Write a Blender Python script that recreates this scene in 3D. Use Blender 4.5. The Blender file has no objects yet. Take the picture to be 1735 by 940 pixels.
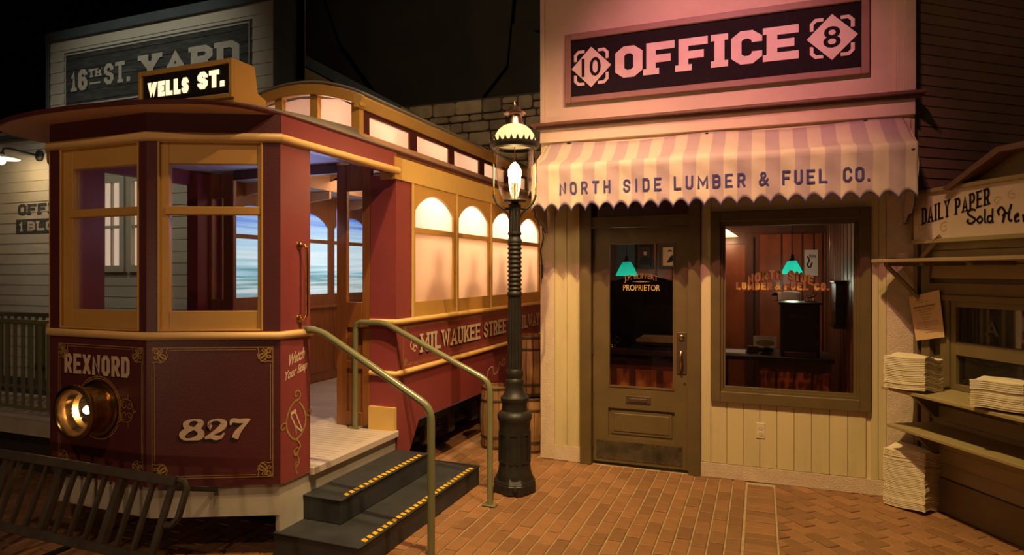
import bpy, math, random
from math import sin, cos, pi, radians, hypot
from mathutils import Vector, Matrix
random.seed(7)
scn = bpy.context.scene
COL = scn.collection

# ---------------------------------------------------------------- camera
CAMANG = 21.3
cam_d = bpy.data.cameras.new('camera'); cam = bpy.data.objects.new('camera', cam_d); COL.objects.link(cam)
cam.location = (0, 0, 1.65)
cam.rotation_euler = (radians(90), 0, radians(CAMANG))
cam_d.sensor_width = 36; cam_d.lens = 36*1080/1735
cam_d.shift_y = -8/1735
cam_d.clip_start = 0.05
scn.camera = cam

# ---------------------------------------------------------------- world, exposure
scn.view_settings.view_transform = 'Standard'
scn.view_settings.look = 'None'
scn.view_settings.exposure = 0.0
scn.view_settings.gamma = 1.0
scn.view_settings.use_curve_mapping = False
w = bpy.data.worlds.new('world'); scn.world = w; w.use_nodes = True
w.node_tree.nodes['Background'].inputs[0].default_value = (1.0, 0.74, 0.5, 1)
w.node_tree.nodes['Background'].inputs[1].default_value = 0.012

# ---------------------------------------------------------------- lights
def aim(o, tgt):
    d = Vector(tgt) - o.location
    o.rotation_euler = d.to_track_quat('-Z', 'Y').to_euler()
def spot(name, loc, tgt, col, energy, deg, blend=.5, size=.05):
    l = bpy.data.lights.new(name, 'SPOT'); l.color = col; l.energy = energy
    l.spot_size = radians(deg); l.spot_blend = blend; l.shadow_soft_size = size
    o = bpy.data.objects.new(name, l); COL.objects.link(o); o.location = loc; aim(o, tgt); return o
def area(name, loc, tgt, col, energy, sx, sy):
    l = bpy.data.lights.new(name, 'AREA'); l.shape = 'RECTANGLE'; l.size = sx; l.size_y = sy
    l.color = col; l.energy = energy
    o = bpy.data.objects.new(name, l); COL.objects.link(o); o.location = loc; aim(o, tgt); return o
def point(name, loc, col, energy, size=.05):
    l = bpy.data.lights.new(name, 'POINT'); l.color = col; l.energy = energy; l.shadow_soft_size = size
    o = bpy.data.objects.new(name, l); COL.objects.link(o); o.location = loc; return o
spot('stage_spot_office', (-0.9, 1.8, 6.6), (-0.75, 4.5, 0.0), (1, .69, .26), 1700, 54, .85, .05)
spot('stage_spot_pink', (-0.45, 2.2, 5.4), (-0.40, 5.41, 2.80), (1, .31, .38), 560, 48, 1.0, .04)
spot('stage_spot_sign_fill', (-0.5, 1.5, 5.8), (0.0, 5.41, 3.2), (1, .46, .30), 100, 85, .8, .06)
spot('stage_spot_car_side', (0.6, 2.6, 5.2), (-2.6, 4.6, 1.4), (1, .62, .30), 620, 58, .8, .04)
spot('stage_spot_car_front', (-1.2, -1.6, 5.4), (-3.1, 2.8, 1.9), (1, .66, .38), 185, 62, .9, .1)
spot('stage_spot_yard', (-6.0, 1.6, 6.6), (-7.0, 5.6, 3.6), (.95, .95, .78), 300, 50, 1.0, .1)
spot('stage_spot_deck', (-0.6, 2.9, 4.8), (-2.9, 3.8, 0.45), (1, .78, .66), 110, 34, .8, .03)
point('car_front_low_fill', (-3.6, -1.6, 1.2), (1, .60, .34), 58, .05)  # unseen fill added low behind the camera to brighten soffit and car front

# ---------------------------------------------------------------- pixel helpers: rays of the photograph onto real planes
_c, _s = cos(radians(CAMANG)), sin(radians(CAMANG))
def ray(px, py):
    a = (px-867.5)/1080; b = (462-py)/1080
    return (_c*a-_s, _s*a+_c, b)
def onY(px, py, u):
    d = ray(px, py); t = u/d[1]; return (d[0]*t, 1.65+d[2]*t)
def onX(px, py, v):
    d = ray(px, py); t = v/d[0]; return (d[1]*t, 1.65+d[2]*t)
def onZ(px, py, z):
    d = ray(px, py); t = (z-1.65)/d[2]; return (d[0]*t, d[1]*t)
def proj(x, y, z):
    r = _c*x+_s*y; f = -_s*x+_c*y
    return (867.5+1080*r/f, 462-1080*(z-1.65)/f, f)

# ---------------------------------------------------------------- frames and mesh builder
class Fr:
    def __init__(s, O, R, U=(0, 0, 1)):
        s.O = Vector(O); s.R = Vector(R).normalized(); s.U = Vector(U).normalized(); s.N = s.R.cross(s.U)
    def p(s, a, b, d=0):
        return s.O + s.R*a + s.U*b + s.N*d
    def px(s, px, py, off=0):
        d = Vector(ray(px, py)); C = Vector((0, 0, 1.65))
        t = ((s.O - C).dot(s.N)+off)/d.dot(s.N); P = C + d*t - s.O
        return (P.dot(s.R), P.dot(s.U))
WF = Fr((0, 0, 0), (1, 0, 0))           # a=x b=z d=-y
def clip(poly, a, b, c):
    # keep a*x+b*y <= c
    out = []
    for i in range(len(poly)):
        p, q = poly[i-1], poly[i]; dp = a*p[0]+b*p[1]-c; dq = a*q[0]+b*q[1]-c
        if (dp <= 0) != (dq <= 0):
            t = dp/(dp-dq); out.append((p[0]+(q[0]-p[0])*t, p[1]+(q[1]-p[1])*t))
        if dq <= 0: out.append(q)
    return out
class MB:
    def __init__(s): s.v = []; s.f = []
    def add(s, vs, fs):
        n = len(s.v); s.v += [tuple(v) for v in vs]; s.f += [tuple(i+n for i in f) for f in fs]; return s
    def hexa(s, P):
        return s.add(P, [(0, 3, 2, 1), (4, 5, 6, 7), (0, 1, 5, 4), (1, 2, 6, 5), (2, 3, 7, 6), (3, 0, 4, 7)])
    def box(s, x0, x1, y0, y1, z0, z1):
        return s.hexa([(x0, y0, z0), (x1, y0, z0), (x1, y1, z0), (x0, y1, z0), (x0, y0, z1), (x1, y0, z1), (x1, y1, z1), (x0, y1, z1)])
    def fb(s, F, a0, a1, b0, b1, d0, d1):
        P = [F.p(a, b, d) for d in (d0, d1) for a, b in ((a0, b0), (a1, b0), (a1, b1), (a0, b1))]
        return s.add(P, [(0, 3, 2, 1), (4, 5, 6, 7), (0, 1, 5, 4), (1, 2, 6, 5), (2, 3, 7, 6), (3, 0, 4, 7)])
    def frame4(s, F, a0, a1, b0, b1, w_, d0, d1):
        s.fb(F, a0, a0+w_, b0, b1, d0, d1); s.fb(F, a1-w_, a1, b0, b1, d0, d1)
        s.fb(F, a0+w_, a1-w_, b0, b0+w_, d0, d1); return s.fb(F, a0+w_, a1-w_, b1-w_, b1, d0, d1)
    def prism(s, F, pts, d0, d1):
        n = len(pts)
        P = [F.p(a, b, d0) for a, b in pts]+[F.p(a, b, d1) for a, b in pts]
        return s.add(P, [tuple(range(n))[::-1], tuple(range(n, 2*n))]+[(i, (i+1) % n, n+(i+1) % n, n+i) for i in range(n)])
    def flat(s, F, pts, d):
        return s.add([F.p(a, b, d) for a, b in pts], [tuple(range(len(pts)))])
    def tube(s, path, r, n=8, closed=False, caps=True):
        path = [Vector(p) for p in path]; m = len(path); base = []
        prev = None
        rr = r if isinstance(r, (list, tuple)) else [r]*m
        for i, p in enumerate(path):
            if closed: t = path[(i+1) % m]-path[i-1]
            else: t = path[min(i+1, m-1)]-path[max(i-1, 0)]
            t.normalize()
            if prev is None:
                up = Vector((0, 0, 1)) if abs(t.z) < .9 else Vector((1, 0, 0))
                nx = t.cross(up).normalized()
            else:
                nx = (prev - t*prev.dot(t)).normalized()
            prev = nx; ny = t.cross(nx)
            base.append([p+(nx*cos(2*pi*k/n)+ny*sin(2*pi*k/n))*rr[i] for k in range(n)])
        vs = [q for b in base for q in b]; fs = []
        for i in range(m if closed else m-1):
            j = (i+1) % m
            for k in range(n):
                fs.append((i*n+k, i*n+(k+1) % n, j*n+(k+1) % n, j*n+k))
        if caps and not closed:
            fs += [tuple(range(n))[::-1], tuple(range((m-1)*n, m*n))]
        return s.add(vs, fs)
    def lathe(s, c, prof, n=24, ax=(0, 0, 1), cap=True, flute=None):
        c = Vector(c); ax = Vector(ax).normalized()
        u = ax.orthogonal().normalized(); v = ax.cross(u)
        vs = []; fs = []; m = len(prof)
        for (r, z) in prof:
            for k in range(n):
                q = r*(1-(flute if flute and k % 2 else 0))
                vs.append(c+ax*z+(u*cos(2*pi*k/n)+v*sin(2*pi*k/n))*max(q, 1e-4))
        for i in range(m-1):
            for k in range(n):
                fs.append((i*n+k, i*n+(k+1) % n, (i+1)*n+(k+1) % n, (i+1)*n+k))
        if cap: fs += [tuple(range(n))[::-1], tuple(range((m-1)*n, m*n))]
        return s.add(vs, fs)
    def grid(s, fn, nu, nv):
        vs = [fn(i/nu, j/nv) for i in range(nu+1) for j in range(nv+1)]
        fs = [(i*(nv+1)+j, (i+1)*(nv+1)+j, (i+1)*(nv+1)+j+1, i*(nv+1)+j+1) for i in range(nu) for j in range(nv)]
        return s.add(vs, fs)
    def stroke(s, F, pts, hw, d, closed=False):
        s.n = getattr(s, 'n', 0)+1; d = d+(s.n % 7)*.0004
        V_, Q_ = stroke2(pts, hw, closed)
        return s.add([F.p(a, b, d) for a, b in V_], Q_)
    def build(s, name, m, parent=None, smooth=False, **props):
        me = bpy.data.meshes.new(name); me.from_pydata(s.v, [], s.f); me.update()
        if smooth:
            me.shade_smooth()
            try: me.set_sharp_from_angle(angle=radians(smooth if smooth is not True else 40))
            except Exception: pass
        if m: me.materials.append(m)
        o = bpy.data.objects.new(name, me); COL.objects.link(o)
        if parent is not None: adopt(o, parent)
        for k, v in props.items(): o[k] = v
        return o
def adopt(o, parent):
    o.parent = parent
    o.matrix_parent_inverse = wm(parent).inverted()
def wm(o):
    M = Matrix.LocRotScale(o.location, o.rotation_euler, o.scale)
    return wm(o.parent) @ o.matrix_parent_inverse @ M if o.parent else M
def bevel(o, wd=.004, seg=1):
    m = o.modifiers.new('bevel', 'BEVEL'); m.width = wd; m.segments = seg; m.limit_method = 'ANGLE'; m.angle_limit = radians(40)
    return o
def thing(name, label, cat, loc=(0, 0, 0), group=None):
    o = bpy.data.objects.new(name, None); COL.objects.link(o); o.location = loc; o.empty_display_size = .1
    o['label'] = label; o['category'] = cat
    if group: o['group'] = group
    return o
def tag(o, label, cat, group=None):
    o['label'] = label; o['category'] = cat
    if group: o['group'] = group
    return o
def copy_tree(o, parent=None):
    c = o.copy(); COL.objects.link(c)
    if parent is not None: c.parent = parent
    for ch in list(o.children): copy_tree(ch, c)
    return c

# ---------------------------------------------------------------- strokes, glyphs, text
def stroke2(pts, hw, closed=False):
    n = len(pts); hws = hw if isinstance(hw, (list, tuple)) else [hw]*n
    V_ = []; Q_ = []
    def nrm(p, q):
        dx, dy = q[0]-p[0], q[1]-p[1]; L = hypot(dx, dy) or 1e-9; return (-dy/L, dx/L)
    for i in range(n):
        if closed or 0 < i < n-1:
            n1 = nrm(pts[i-1], pts[i]); n2 = nrm(pts[i], pts[(i+1) % n])
            mx, my = n1[0]+n2[0], n1[1]+n2[1]; L = hypot(mx, my)
            if L < 1e-6: mx, my, k = n1[0], n1[1], 1
            else:
                mx /= L; my /= L; k = min(1/max(mx*n1[0]+my*n1[1], .05), 2.2)
        else:
            mx, my = nrm(pts[0], pts[1]) if i == 0 else nrm(pts[-2], pts[-1]); k = 1
        h = hws[i]*k
        V_ += [(pts[i][0]+mx*h, pts[i][1]+my*h), (pts[i][0]-mx*h, pts[i][1]-my*h)]
    for i in range(n if closed else n-1):
        j = (i+1) % n; Q_.append((2*i, 2*i+1, 2*j+1, 2*j))
    return V_, Q_
def cat_rom(pts, seg=6, closed=False):
    out = []; n = len(pts)
    for i in range(n if closed else n-1):
        g = lambda k: pts[k % n] if closed else pts[max(0, min(n-1, k))]
        p0, p1, p2, p3 = g(i-1), g(i), g(i+1), g(i+2)
        for k in range(seg):
            t = k/seg
            out.append(tuple(.5*((2*p1[c])+(-p0[c]+p2[c])*t+(2*p0[c]-5*p1[c]+4*p2[c]-p3[c])*t*t+(-p0[c]+3*p1[c]-3*p2[c]+p3[c])*t**3) for c in range(len(p1))))
    if not closed: out.append(tuple(pts[-1]))
    return out
c_, k_ = .30, .17
OCT = [(c_, 0), (1-c_, 0), (1, k_), (1, 1-k_), (1-c_, 1), (c_, 1), (0, 1-k_), (0, k_)]
GL = {
 'O': [(OCT, 1)], '0': [(OCT, 1)],
 'C': [([(1, .68), (1, 1-k_), (1-c_, 1), (c_, 1), (0, 1-k_), (0, k_), (c_, 0), (1-c_, 0), (1, k_), (1, .32)], 0)],
 'D': [([(0, 0), (1-c_, 0), (1, k_), (1, 1-k_), (1-c_, 1), (0, 1)], 1)],
 'E': [([(1, 1), (0, 1), (0, 0), (1, 0)], 0), ([(0, .5), (.8, .5)], 0)],
 'F': [([(1, 1), (0, 1), (0, 0)], 0), ([(0, .48), (.8, .48)], 0)],
 'I': [([(.5, 0), (.5, 1)], 0)],
 'K': [([(0, 0), (0, 1)], 0), ([(0, .38), (1, 1)], 0), ([(.35, .6), (1, 0)], 0)],
 'L': [([(0, 1), (0, 0), (1, 0)], 0)],
 'M': [([(0, 0), (0, 1), (.5, .25), (1, 1), (1, 0)], 0)],
 'N': [([(0, 0), (0, 1), (1, 0), (1, 1)], 0)],
 'P': [([(0, 0), (0, 1)], 0), ([(0, 1), (1-c_, 1), (1, 1-k_), (1, .44+k_), (1-c_, .44), (0, .44)], 0)],
 'R': [([(0, 0), (0, 1)], 0), ([(0, 1), (1-c_, 1), (1, 1-k_), (1, .46+k_), (1-c_, .46), (0, .46)], 0), ([(.5, .46), (1, 0)], 0)],
 'S': [([(1, .70), (1, 1-k_), (1-c_, 1), (c_, 1), (0, 1-k_), (0, .52+k_*.8), (c_, .53), (1-c_, .47), (1, .48-k_*.8), (1, k_), (1-c_, 0), (c_, 0), (0, k_), (0, .30)], 0)],
 'T': [([(0, 1), (1, 1)], 0), ([(.5, 1), (.5, 0)], 0)],
 'U': [([(0, 1), (0, k_), (c_, 0), (1-c_, 0), (1, k_), (1, 1)], 0)],
 'W': [([(0, 1), (.25, 0), (.5, .8), (.75, 0), (1, 1)], 0)],
 'X': [([(0, 0), (1, 1)], 0), ([(0, 1), (1, 0)], 0)],
 'Y': [([(0, 1), (.5, .45), (1, 1)], 0), ([(.5, .5), (.5, 0)], 0)],
 'A': [([(0, 0), (.5, 1), (1, 0)], 0), ([(.2, .27), (.8, .27)], 0)],
 'H': [([(0, 0), (0, 1)], 0), ([(1, 0), (1, 1)], 0), ([(0, .5), (1, .5)], 0)],
 'B': [([(0, 0), (1-c_, 0), (1, k_), (1, .5-k_*.6), (1-c_, .5), (1, .5+k_*.6), (1, 1-k_), (1-c_, 1), (0, 1)], 1), ([(0, .5), (.7, .5)], 0)],
 '1': [([(.1, .78), (.5, 1), (.5, 0)], 0)],
 '6': [([(1, .75), (1, 1-k_), (1-c_, 1), (c_, 1), (0, 1-k_), (0, k_), (c_, 0), (1-c_, 0), (1, k_), (1, .35)], 0), ([(1, .34), (1, .55-k_), (1-c_, .55), (0, .55)], 0)],
 '.': [([(.5, 0), (.5, .06)], 0)],
}
SER = {'F': [(0, 0)], 'I': [(.5, 0), (.5, 1)], 'T': [(.5, 0)], 'A': [(0, 0), (1, 0)], 'R': [(0, 0), (1, 0), (0, 1)], 'Y': [(0, 1), (1, 1), (.5, 0)],
       '1': [(.5, 0)], 'H': [(0, 0), (0, 1), (1, 0), (1, 1)], 'N': [(0, 0), (0, 1), (1, 1)], 'K': [(0, 0), (0, 1), (1, 1), (1, 0)], 'L': [(0, 1)],
       'M': [(0, 0), (1, 0), (0, 1), (1, 1)], 'W': [(0, 1), (1, 1)], 'P': [(0, 0), (0, 1)], 'E': [(0, 0), (0, 1)], 'D': [(0, 0), (0, 1)], 'U': [(0, 1), (1, 1)], 'X': [(0, 0), (1, 0), (0, 1), (1, 1)]}
WT = {'I': .5, 'M': 1.35, 'W': 1.4, '.': .32, ' ': .6, '1': .6, 'A': 1.1}
def block_text(mb, F, txt, a0, a1, b0, h, tx, ty, gap, d, serif=False, warp=None, sh=0, surf=None):
    tot = sum(WT.get(ch, 1) for ch in txt); W = (a1-a0-gap*(len(txt)-1))/tot; x = a0
    cnt = [0]
    def put(vs, qs):
        o = []; cnt[0] += 1; d_ = d+(cnt[0] % 5)*.00022
        for (X, Y) in vs:
            Y = min(max(Y, 0), h); A, B = x+X+sh*Y, b0+Y
            if warp: A, B = warp(A, B)
            o.append(F.p(A, B, d_+(surf(A, B) if surf else 0)))
        mb.add(o, qs)
    for ch in txt:
        w_ = WT.get(ch, 1)*W
        for pts, cl in GL.get(ch, []):
            P = [((tx/2+p[0]*max(w_-tx, 0))/tx if w_ > tx else w_/2/tx, (ty/2+p[1]*(h-ty))/ty) for p in pts]
            if ch in 'I.': P = [(w_/2/tx, q[1]) for q in P]
            if ch in '.': P = [(w_/2/tx, 0), (w_/2/tx, tx/ty)]
            elif not cl:
                P = list(P)
                # push free ends out to the cell's edge
                for e, o_ in (() if ch in 'SC6' else ((0, 1), (-1, -2))):
                    ex, ey = P[e]; ox, oy = P[o_]; L = hypot(ex-ox, ey-oy)
                    if ch not in 'BR6KX' or pts[e][1] in (0, 1): P[e] = (ex+(ex-ox)/L*.5, ey+(ey-oy)/L*.5)
            vs, qs = stroke2(P, .5, cl)
            put([(X*tx, Y*ty) for X, Y in vs], qs)
        if serif:
            for sx, sy in SER.get(ch, []):
                X = tx/2+sx*(w_-tx) if ch not in 'I' else w_/2
                y0 = 0 if sy == 0 else h-ty*.8
                put([(X-tx*.85, y0), (X+tx*.85, y0), (X+tx*.85, y0+ty*.8), (X-tx*.85, y0+ty*.8)], [(0, 1, 2, 3)])
        x += w_+gap
    return mb
_tc = {}
def font_text(mb, F, txt, a0, a1, b0, h, d, bold=0, sh=0, warp=None, spacing=1.0, surf=None):
    key = (txt, bold, spacing)
    if key not in _tc:
        cu = bpy.data.curves.new('t', 'FONT'); cu.body = txt; cu.offset = bold; cu.space_character = spacing; cu.resolution_u = 3
        o = bpy.data.objects.new('t', cu); COL.objects.link(o)
        bpy.context.view_layer.update()
        me = bpy.data.meshes.new_from_object(o.evaluated_get(bpy.context.evaluated_depsgraph_get()))
        _tc[key] = ([tuple(v.co) for v in me.vertices], [tuple(p.vertices) for p in me.polygons])
        bpy.data.objects.remove(o); bpy.data.curves.remove(cu); bpy.data.meshes.remove(me)
    vs, fs = _tc[key]
    x0 = min(v[0] for v in vs); x1 = max(v[0] for v in vs)
    y0 = min(v[1] for v in vs); y1 = max(v[1] for v in vs)
    out = []
    for v in vs:
        B = (v[1]-y0)/(y1-y0)*h; A = a0+(v[0]-x0)/(x1-x0)*(a1-a0)+sh*B; B += b0
        if warp: A, B = warp(A, B)
        out.append(F.p(A, B, surf(A, B) if surf else d))
    mb.add(out, fs); return mb
def spiral(cx, cy, r0, r1, a0, a1, n=14):
    return [(cx+(r0+(r1-r0)*i/n)*cos(radians(a0+(a1-a0)*i/n)), cy+(r0+(r1-r0)*i/n)*sin(radians(a0+(a1-a0)*i/n))) for i in range(n+1)]

# ---------------------------------------------------------------- materials
def mat(name, col, rough=.6, metal=0, var=.12, scale=6, bump=0, bscale=40, emis=None, estr=0, stain=None, stain_amt=.45, stretch=(1, 1, 1), rnd=0, coat=0, spec=.5):
    m = bpy.data.materials.new(name); m.use_nodes = True; nt = m.node_tree; N = nt.nodes; L = nt.links
    b = N['Principled BSDF']; b.inputs['Roughness'].default_value = rough; b.inputs['Metallic'].default_value = metal
    b.inputs['Specular IOR Level'].default_value = spec
    if coat: b.inputs['Coat Weight'].default_value = coat; b.inputs['Coat Roughness'].default_value = .2
    tc = N.new('ShaderNodeTexCoord'); mp = N.new('ShaderNodeMapping'); L.new(tc.outputs['Object'], mp.inputs[0]); mp.inputs['Scale'].default_value = stretch
    nz = N.new('ShaderNodeTexNoise'); nz.inputs['Scale'].default_value = scale; nz.inputs['Detail'].default_value = 5; L.new(mp.outputs[0], nz.inputs[0])
    mx = N.new('ShaderNodeMix'); mx.data_type = 'RGBA'; L.new(nz.outputs[0], mx.inputs[0])
    mx.inputs[6].default_value = tuple(max(0, q*(1-var*2)) for q in col)+(1,); mx.inputs[7].default_value = tuple(min(1, q*(1+var*2)) for q in col)+(1,)
    out = mx.outputs[2]
    if stain:
        n2 = N.new('ShaderNodeTexNoise'); n2.inputs['Scale'].default_value = scale*.4; n2.inputs['Detail'].default_value = 8; n2.inputs['Roughness'].default_value = .7
        L.new(mp.outputs[0], n2.inputs[0])
        r = N.new('ShaderNodeMapRange'); r.inputs[1].default_value = .52; r.inputs[2].default_value = .75; r.inputs[4].default_value = stain_amt; L.new(n2.outputs[0], r.inputs[0])
        m2 = N.new('ShaderNodeMix'); m2.data_type = 'RGBA'; L.new(r.outputs[0], m2.inputs[0]); L.new(out, m2.inputs[6]); m2.inputs[7].default_value = stain+(1,); out = m2.outputs[2]
    if rnd:
        oi = N.new('ShaderNodeObjectInfo'); ge = N.new('ShaderNodeNewGeometry'); ad = N.new('ShaderNodeMath'); ad.operation = 'ADD'
        L.new(oi.outputs['Random'], ad.inputs[0]); L.new(ge.outputs['Random Per Island'], ad.inputs[1])
        fr = N.new('ShaderNodeMath'); fr.operation = 'FRACT'; L.new(ad.outputs[0], fr.inputs[0])
        mr = N.new('ShaderNodeMapRange'); mr.inputs[3].default_value = 1-rnd; mr.inputs[4].default_value = 1+rnd*.7; L.new(fr.outputs[0], mr.inputs[0])
        hs = N.new('ShaderNodeHueSaturation'); L.new(out, hs.inputs['Color']); L.new(mr.outputs[0], hs.inputs['Value']); out = hs.outputs[0]
    L.new(out, b.inputs['Base Color'])
    if bump:
        n3 = N.new('ShaderNodeTexNoise'); n3.inputs['Scale'].default_value = bscale; n3.inputs['Detail'].default_value = 4; L.new(mp.outputs[0], n3.inputs[0])
        bp = N.new('ShaderNodeBump'); bp.inputs['Strength'].default_value = bump; bp.inputs['Distance'].default_value = .01; L.new(n3.outputs[0], bp.inputs['Height']); L.new(bp.outputs[0], b.inputs['Normal'])
    if emis:
        b.inputs['Emission Color'].default_value = emis+(1,); b.inputs['Emission Strength'].default_value = estr
    return m
def glass(name, tint=(1, 1, 1), refl=.12, rough=.02):
    m = bpy.data.materials.new(name); m.use_nodes = True; nt = m.node_tree; N = nt.nodes; L = nt.links; N.remove(N['Principled BSDF'])
    t = N.new('ShaderNodeBsdfTransparent'); t.inputs[0].default_value = tint+(1,); g = N.new('ShaderNodeBsdfGlossy'); g.inputs['Roughness'].default_value = rough
    lw = N.new('ShaderNodeLayerWeight'); lw.inputs[0].default_value = .25
    mr = N.new('ShaderNodeMapRange'); mr.inputs[3].default_value = refl*.35; mr.inputs[4].default_value = min(1, refl*4); L.new(lw.outputs['Facing'], mr.inputs[0])
    mx = N.new('ShaderNodeMixShader'); L.new(mr.outputs[0], mx.inputs[0]); L.new(t.outputs[0], mx.inputs[1]); L.new(g.outputs[0], mx.inputs[2])
    L.new(mx.outputs[0], N['Material Output'].inputs[0]); return m
def milk(name, col, tr=.7):
    m = bpy.data.materials.new(name); m.use_nodes = True; nt = m.node_tree; N = nt.nodes; L = nt.links; N.remove(N['Principled BSDF'])
    t = N.new('ShaderNodeBsdfTranslucent'); t.inputs[0].default_value = col+(1,); d = N.new('ShaderNodeBsdfDiffuse'); d.inputs[0].default_value = col+(1,)
    tc = N.new('ShaderNodeTexCoord'); nz = N.new('ShaderNodeTexNoise'); nz.inputs['Scale'].default_value = 2.5; L.new(tc.outputs['Object'], nz.inputs[0])
    mx2 = N.new('ShaderNodeMix'); mx2.data_type = 'RGBA'; L.new(nz.outputs[0], mx2.inputs[0]); mx2.inputs[6].default_value = tuple(q*.92 for q in col)+(1,); mx2.inputs[7].default_value = col+(1,)
    L.new(mx2.outputs[2], t.inputs[0])
    mx = N.new('ShaderNodeMixShader'); mx.inputs[0].default_value = tr; L.new(d.outputs[0], mx.inputs[1]); L.new(t.outputs[0], mx.inputs[2])
    L.new(mx.outputs[0], N['Material Output'].inputs[0]); return m
def emit(name, col, st):
    m = bpy.data.materials.new(name); m.use_nodes = True; nt = m.node_tree; N = nt.nodes; N.remove(N['Principled BSDF'])
    e = N.new('ShaderNodeEmission'); e.inputs[0].default_value = col+(1,); e.inputs[1].default_value = st; nt.links.new(e.outputs[0], N['Material Output'].inputs[0]); return m

M = {}
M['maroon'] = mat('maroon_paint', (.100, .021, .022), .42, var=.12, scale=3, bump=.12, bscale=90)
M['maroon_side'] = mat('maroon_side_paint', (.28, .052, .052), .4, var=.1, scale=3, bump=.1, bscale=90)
M['ochre'] = mat('ochre_paint', (.60, .33, .08), .45, var=.06, scale=4, bump=.05)
M['cream_bead'] = mat('cream_bead_paint', (.80, .50, .19), .4, var=.05)
M['cream_side'] = mat('cream_side_paint', (.72, .46, .14), .45, var=.06)
M['goldline'] = mat('gold_line', (.42, .24, .07), .45, var=.15, scale=30)
M['goldleaf'] = mat('gold_scroll', (.40, .26, .08), .45, var=.2, scale=30)
M['letter'] = mat('cream_lettering', (.72, .52, .36), .5, var=.15, scale=20)
M['black'] = mat('black_paint', (.012, .010, .009), .55, var=.2)
M['iron'] = mat('black_cast_iron', (.022, .019, .017), .5, metal=.15, var=.25, scale=14, bump=.25, bscale=60)
M['fender'] = mat('weathered_black_iron', (.075, .058, .042), .6, metal=.2, var=.3, scale=10, bump=.3)
M['roofgrey'] = mat('grey_canvas_roof', (.23, .20, .17), .6, var=.15, scale=8, bump=.2)
M['soffit'] = mat('tan_soffit', (.70, .42, .26), .6, var=.05)
M['wood'] = mat('varnished_wood', (.30, .105, .028), .32, var=.25, scale=5, stretch=(6, 6, .6), coat=.3)
M['darkwood'] = mat('dark_varnished_wood', (.11, .035, .018), .35, var=.25, scale=5, stretch=(6, 6, .6), coat=.3)
M['deck'] = mat('pale_deck_boards', (.56, .46, .40), .6, var=.08, scale=10, stretch=(.5, 5, 1), rnd=.08)
M['skirt'] = mat('off_white_skirt', (.50, .45, .36), .7, var=.12, scale=4, stain=(.15, .12, .08))
M['step'] = mat('black_rubber_step', (.032, .033, .036), .6, var=.3, scale=7, bump=.2, bscale=200)
M['yellow'] = mat('yellow_tape', (.85, .48, .03), .5, var=.1)
M['rail'] = mat('olive_green_pipe', (.19, .19, .095), .25, var=.05, coat=.5)
M['brass'] = mat('aged_brass', (.56, .34, .12), .24, metal=1, var=.2, scale=12)
M['chrome'] = mat('reflector', (.85, .75, .68), .08, metal=1, var=.02)
M['copper'] = mat('bronze_cap', (.55, .38, .33), .28, metal=1, var=.1)
M['pane'] = glass('clear_pane', (.93, .93, .93), .10)
M['officepane'] = glass('office_pane', (.96, .95, .93), .05)
M['globe'] = glass('lantern_glass', (1, .97, .88), .16)
M['frost'] = milk('frosted_pane', (.95, .77, .60), .85)
M['frost_top'] = milk('frosted_arch_pane', (.97, .95, .92), .85)
M['clere'] = milk('clerestory_pane', (.96, .82, .72), .85)
M['dome'] = milk('milk_glass_dome', (.90, .82, .72), .6)
M['bulb'] = emit('warm_bulb', (1, .70, .32), 60)
M['bulb_soft'] = emit('soft_bulb', (1, .70, .42), 7)
M['destlet'] = emit('lit_destination_letters', (1, .64, .33), 2.0)
M['cream'] = mat('cream_wall_paint', (.66, .52, .31), .6, var=.07, scale=3, stain=(.36, .24, .12), stain_amt=.35)
M['creamboard'] = mat('cream_board_paint', (.60, .50, .27), .55, var=.06, scale=3, stain=(.30, .24, .10), stain_amt=.4, stretch=(3, 3, .5), rnd=.05)
M['parapet'] = mat('parapet_paint', (.70, .56, .42), .6, var=.06, scale=2, stain=(.36, .20, .12), stain_amt=.4)
M['trimbrown'] = mat('brown_trim_paint', (.115, .078, .028), .5, var=.15, scale=6)
M['cornice'] = mat('dark_cornice', (.15, .07, .045), .5, var=.15)
M['signblack'] = mat('black_sign_board', (.012, .006, .009), .8, var=.3, scale=40, bump=.3, bscale=220, spec=.25)
M['signframe'] = mat('brown_sign_frame', (.30, .17, .13), .5, var=.1)
M['signletter'] = mat('white_sign_letters', (.80, .66, .58), .55, var=.08, scale=8, stain=(.45, .28, .2), stain_amt=.4)
M['navy'] = mat('navy_print', (.045, .04, .16), .8, var=.1)
M['mortar'] = mat('mortar', (.42, .32, .19), .9, var=.2, scale=20)
M['brick'] = mat('red_brick', (.30, .140, .062), .62, var=.15, scale=9, bump=.3, bscale=120, rnd=.22, stain=(.20, .09, .045), stain_amt=.4)
M['yardboard'] = mat('pale_grey_clapboard', (.56, .52, .42), .7, var=.08, scale=2, stain=(.32, .2, .12), stain_amt=.3, rnd=.05)
M['yardblack'] = mat('weathered_black_sign_paint', (.040, .042, .040), .8, var=.6, scale=7, stretch=(1, 1, 8), stain=(.20, .20, .18), stain_amt=.55)
M['yardletter'] = mat('faded_white_letters', (.50, .44, .36), .8, var=.12, scale=10)
M['slate'] = mat('slate_blue_trim', (.075, .095, .10), .7, var=.15)
M['siding'] = mat('brown_clapboard', (.32, .22, .13), .7, var=.12, scale=3, rnd=.08)
M['olive'] = mat('olive_clapboard', (.34, .26, .12), .65, var=.1, scale=4, stretch=(1, 1, 4), rnd=.08)
M['olivedark'] = mat('olive_brown_trim', (.20, .14, .06), .65, var=.12)
M['paper'] = mat('newsprint', (.80, .68, .50), .8, var=.08, scale=12, rnd=.14)
M['poster'] = mat('poster_paper', (.72, .48, .26), .8, var=.06)
M['ink'] = mat('black_ink', (.02, .015, .012), .7)
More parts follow.
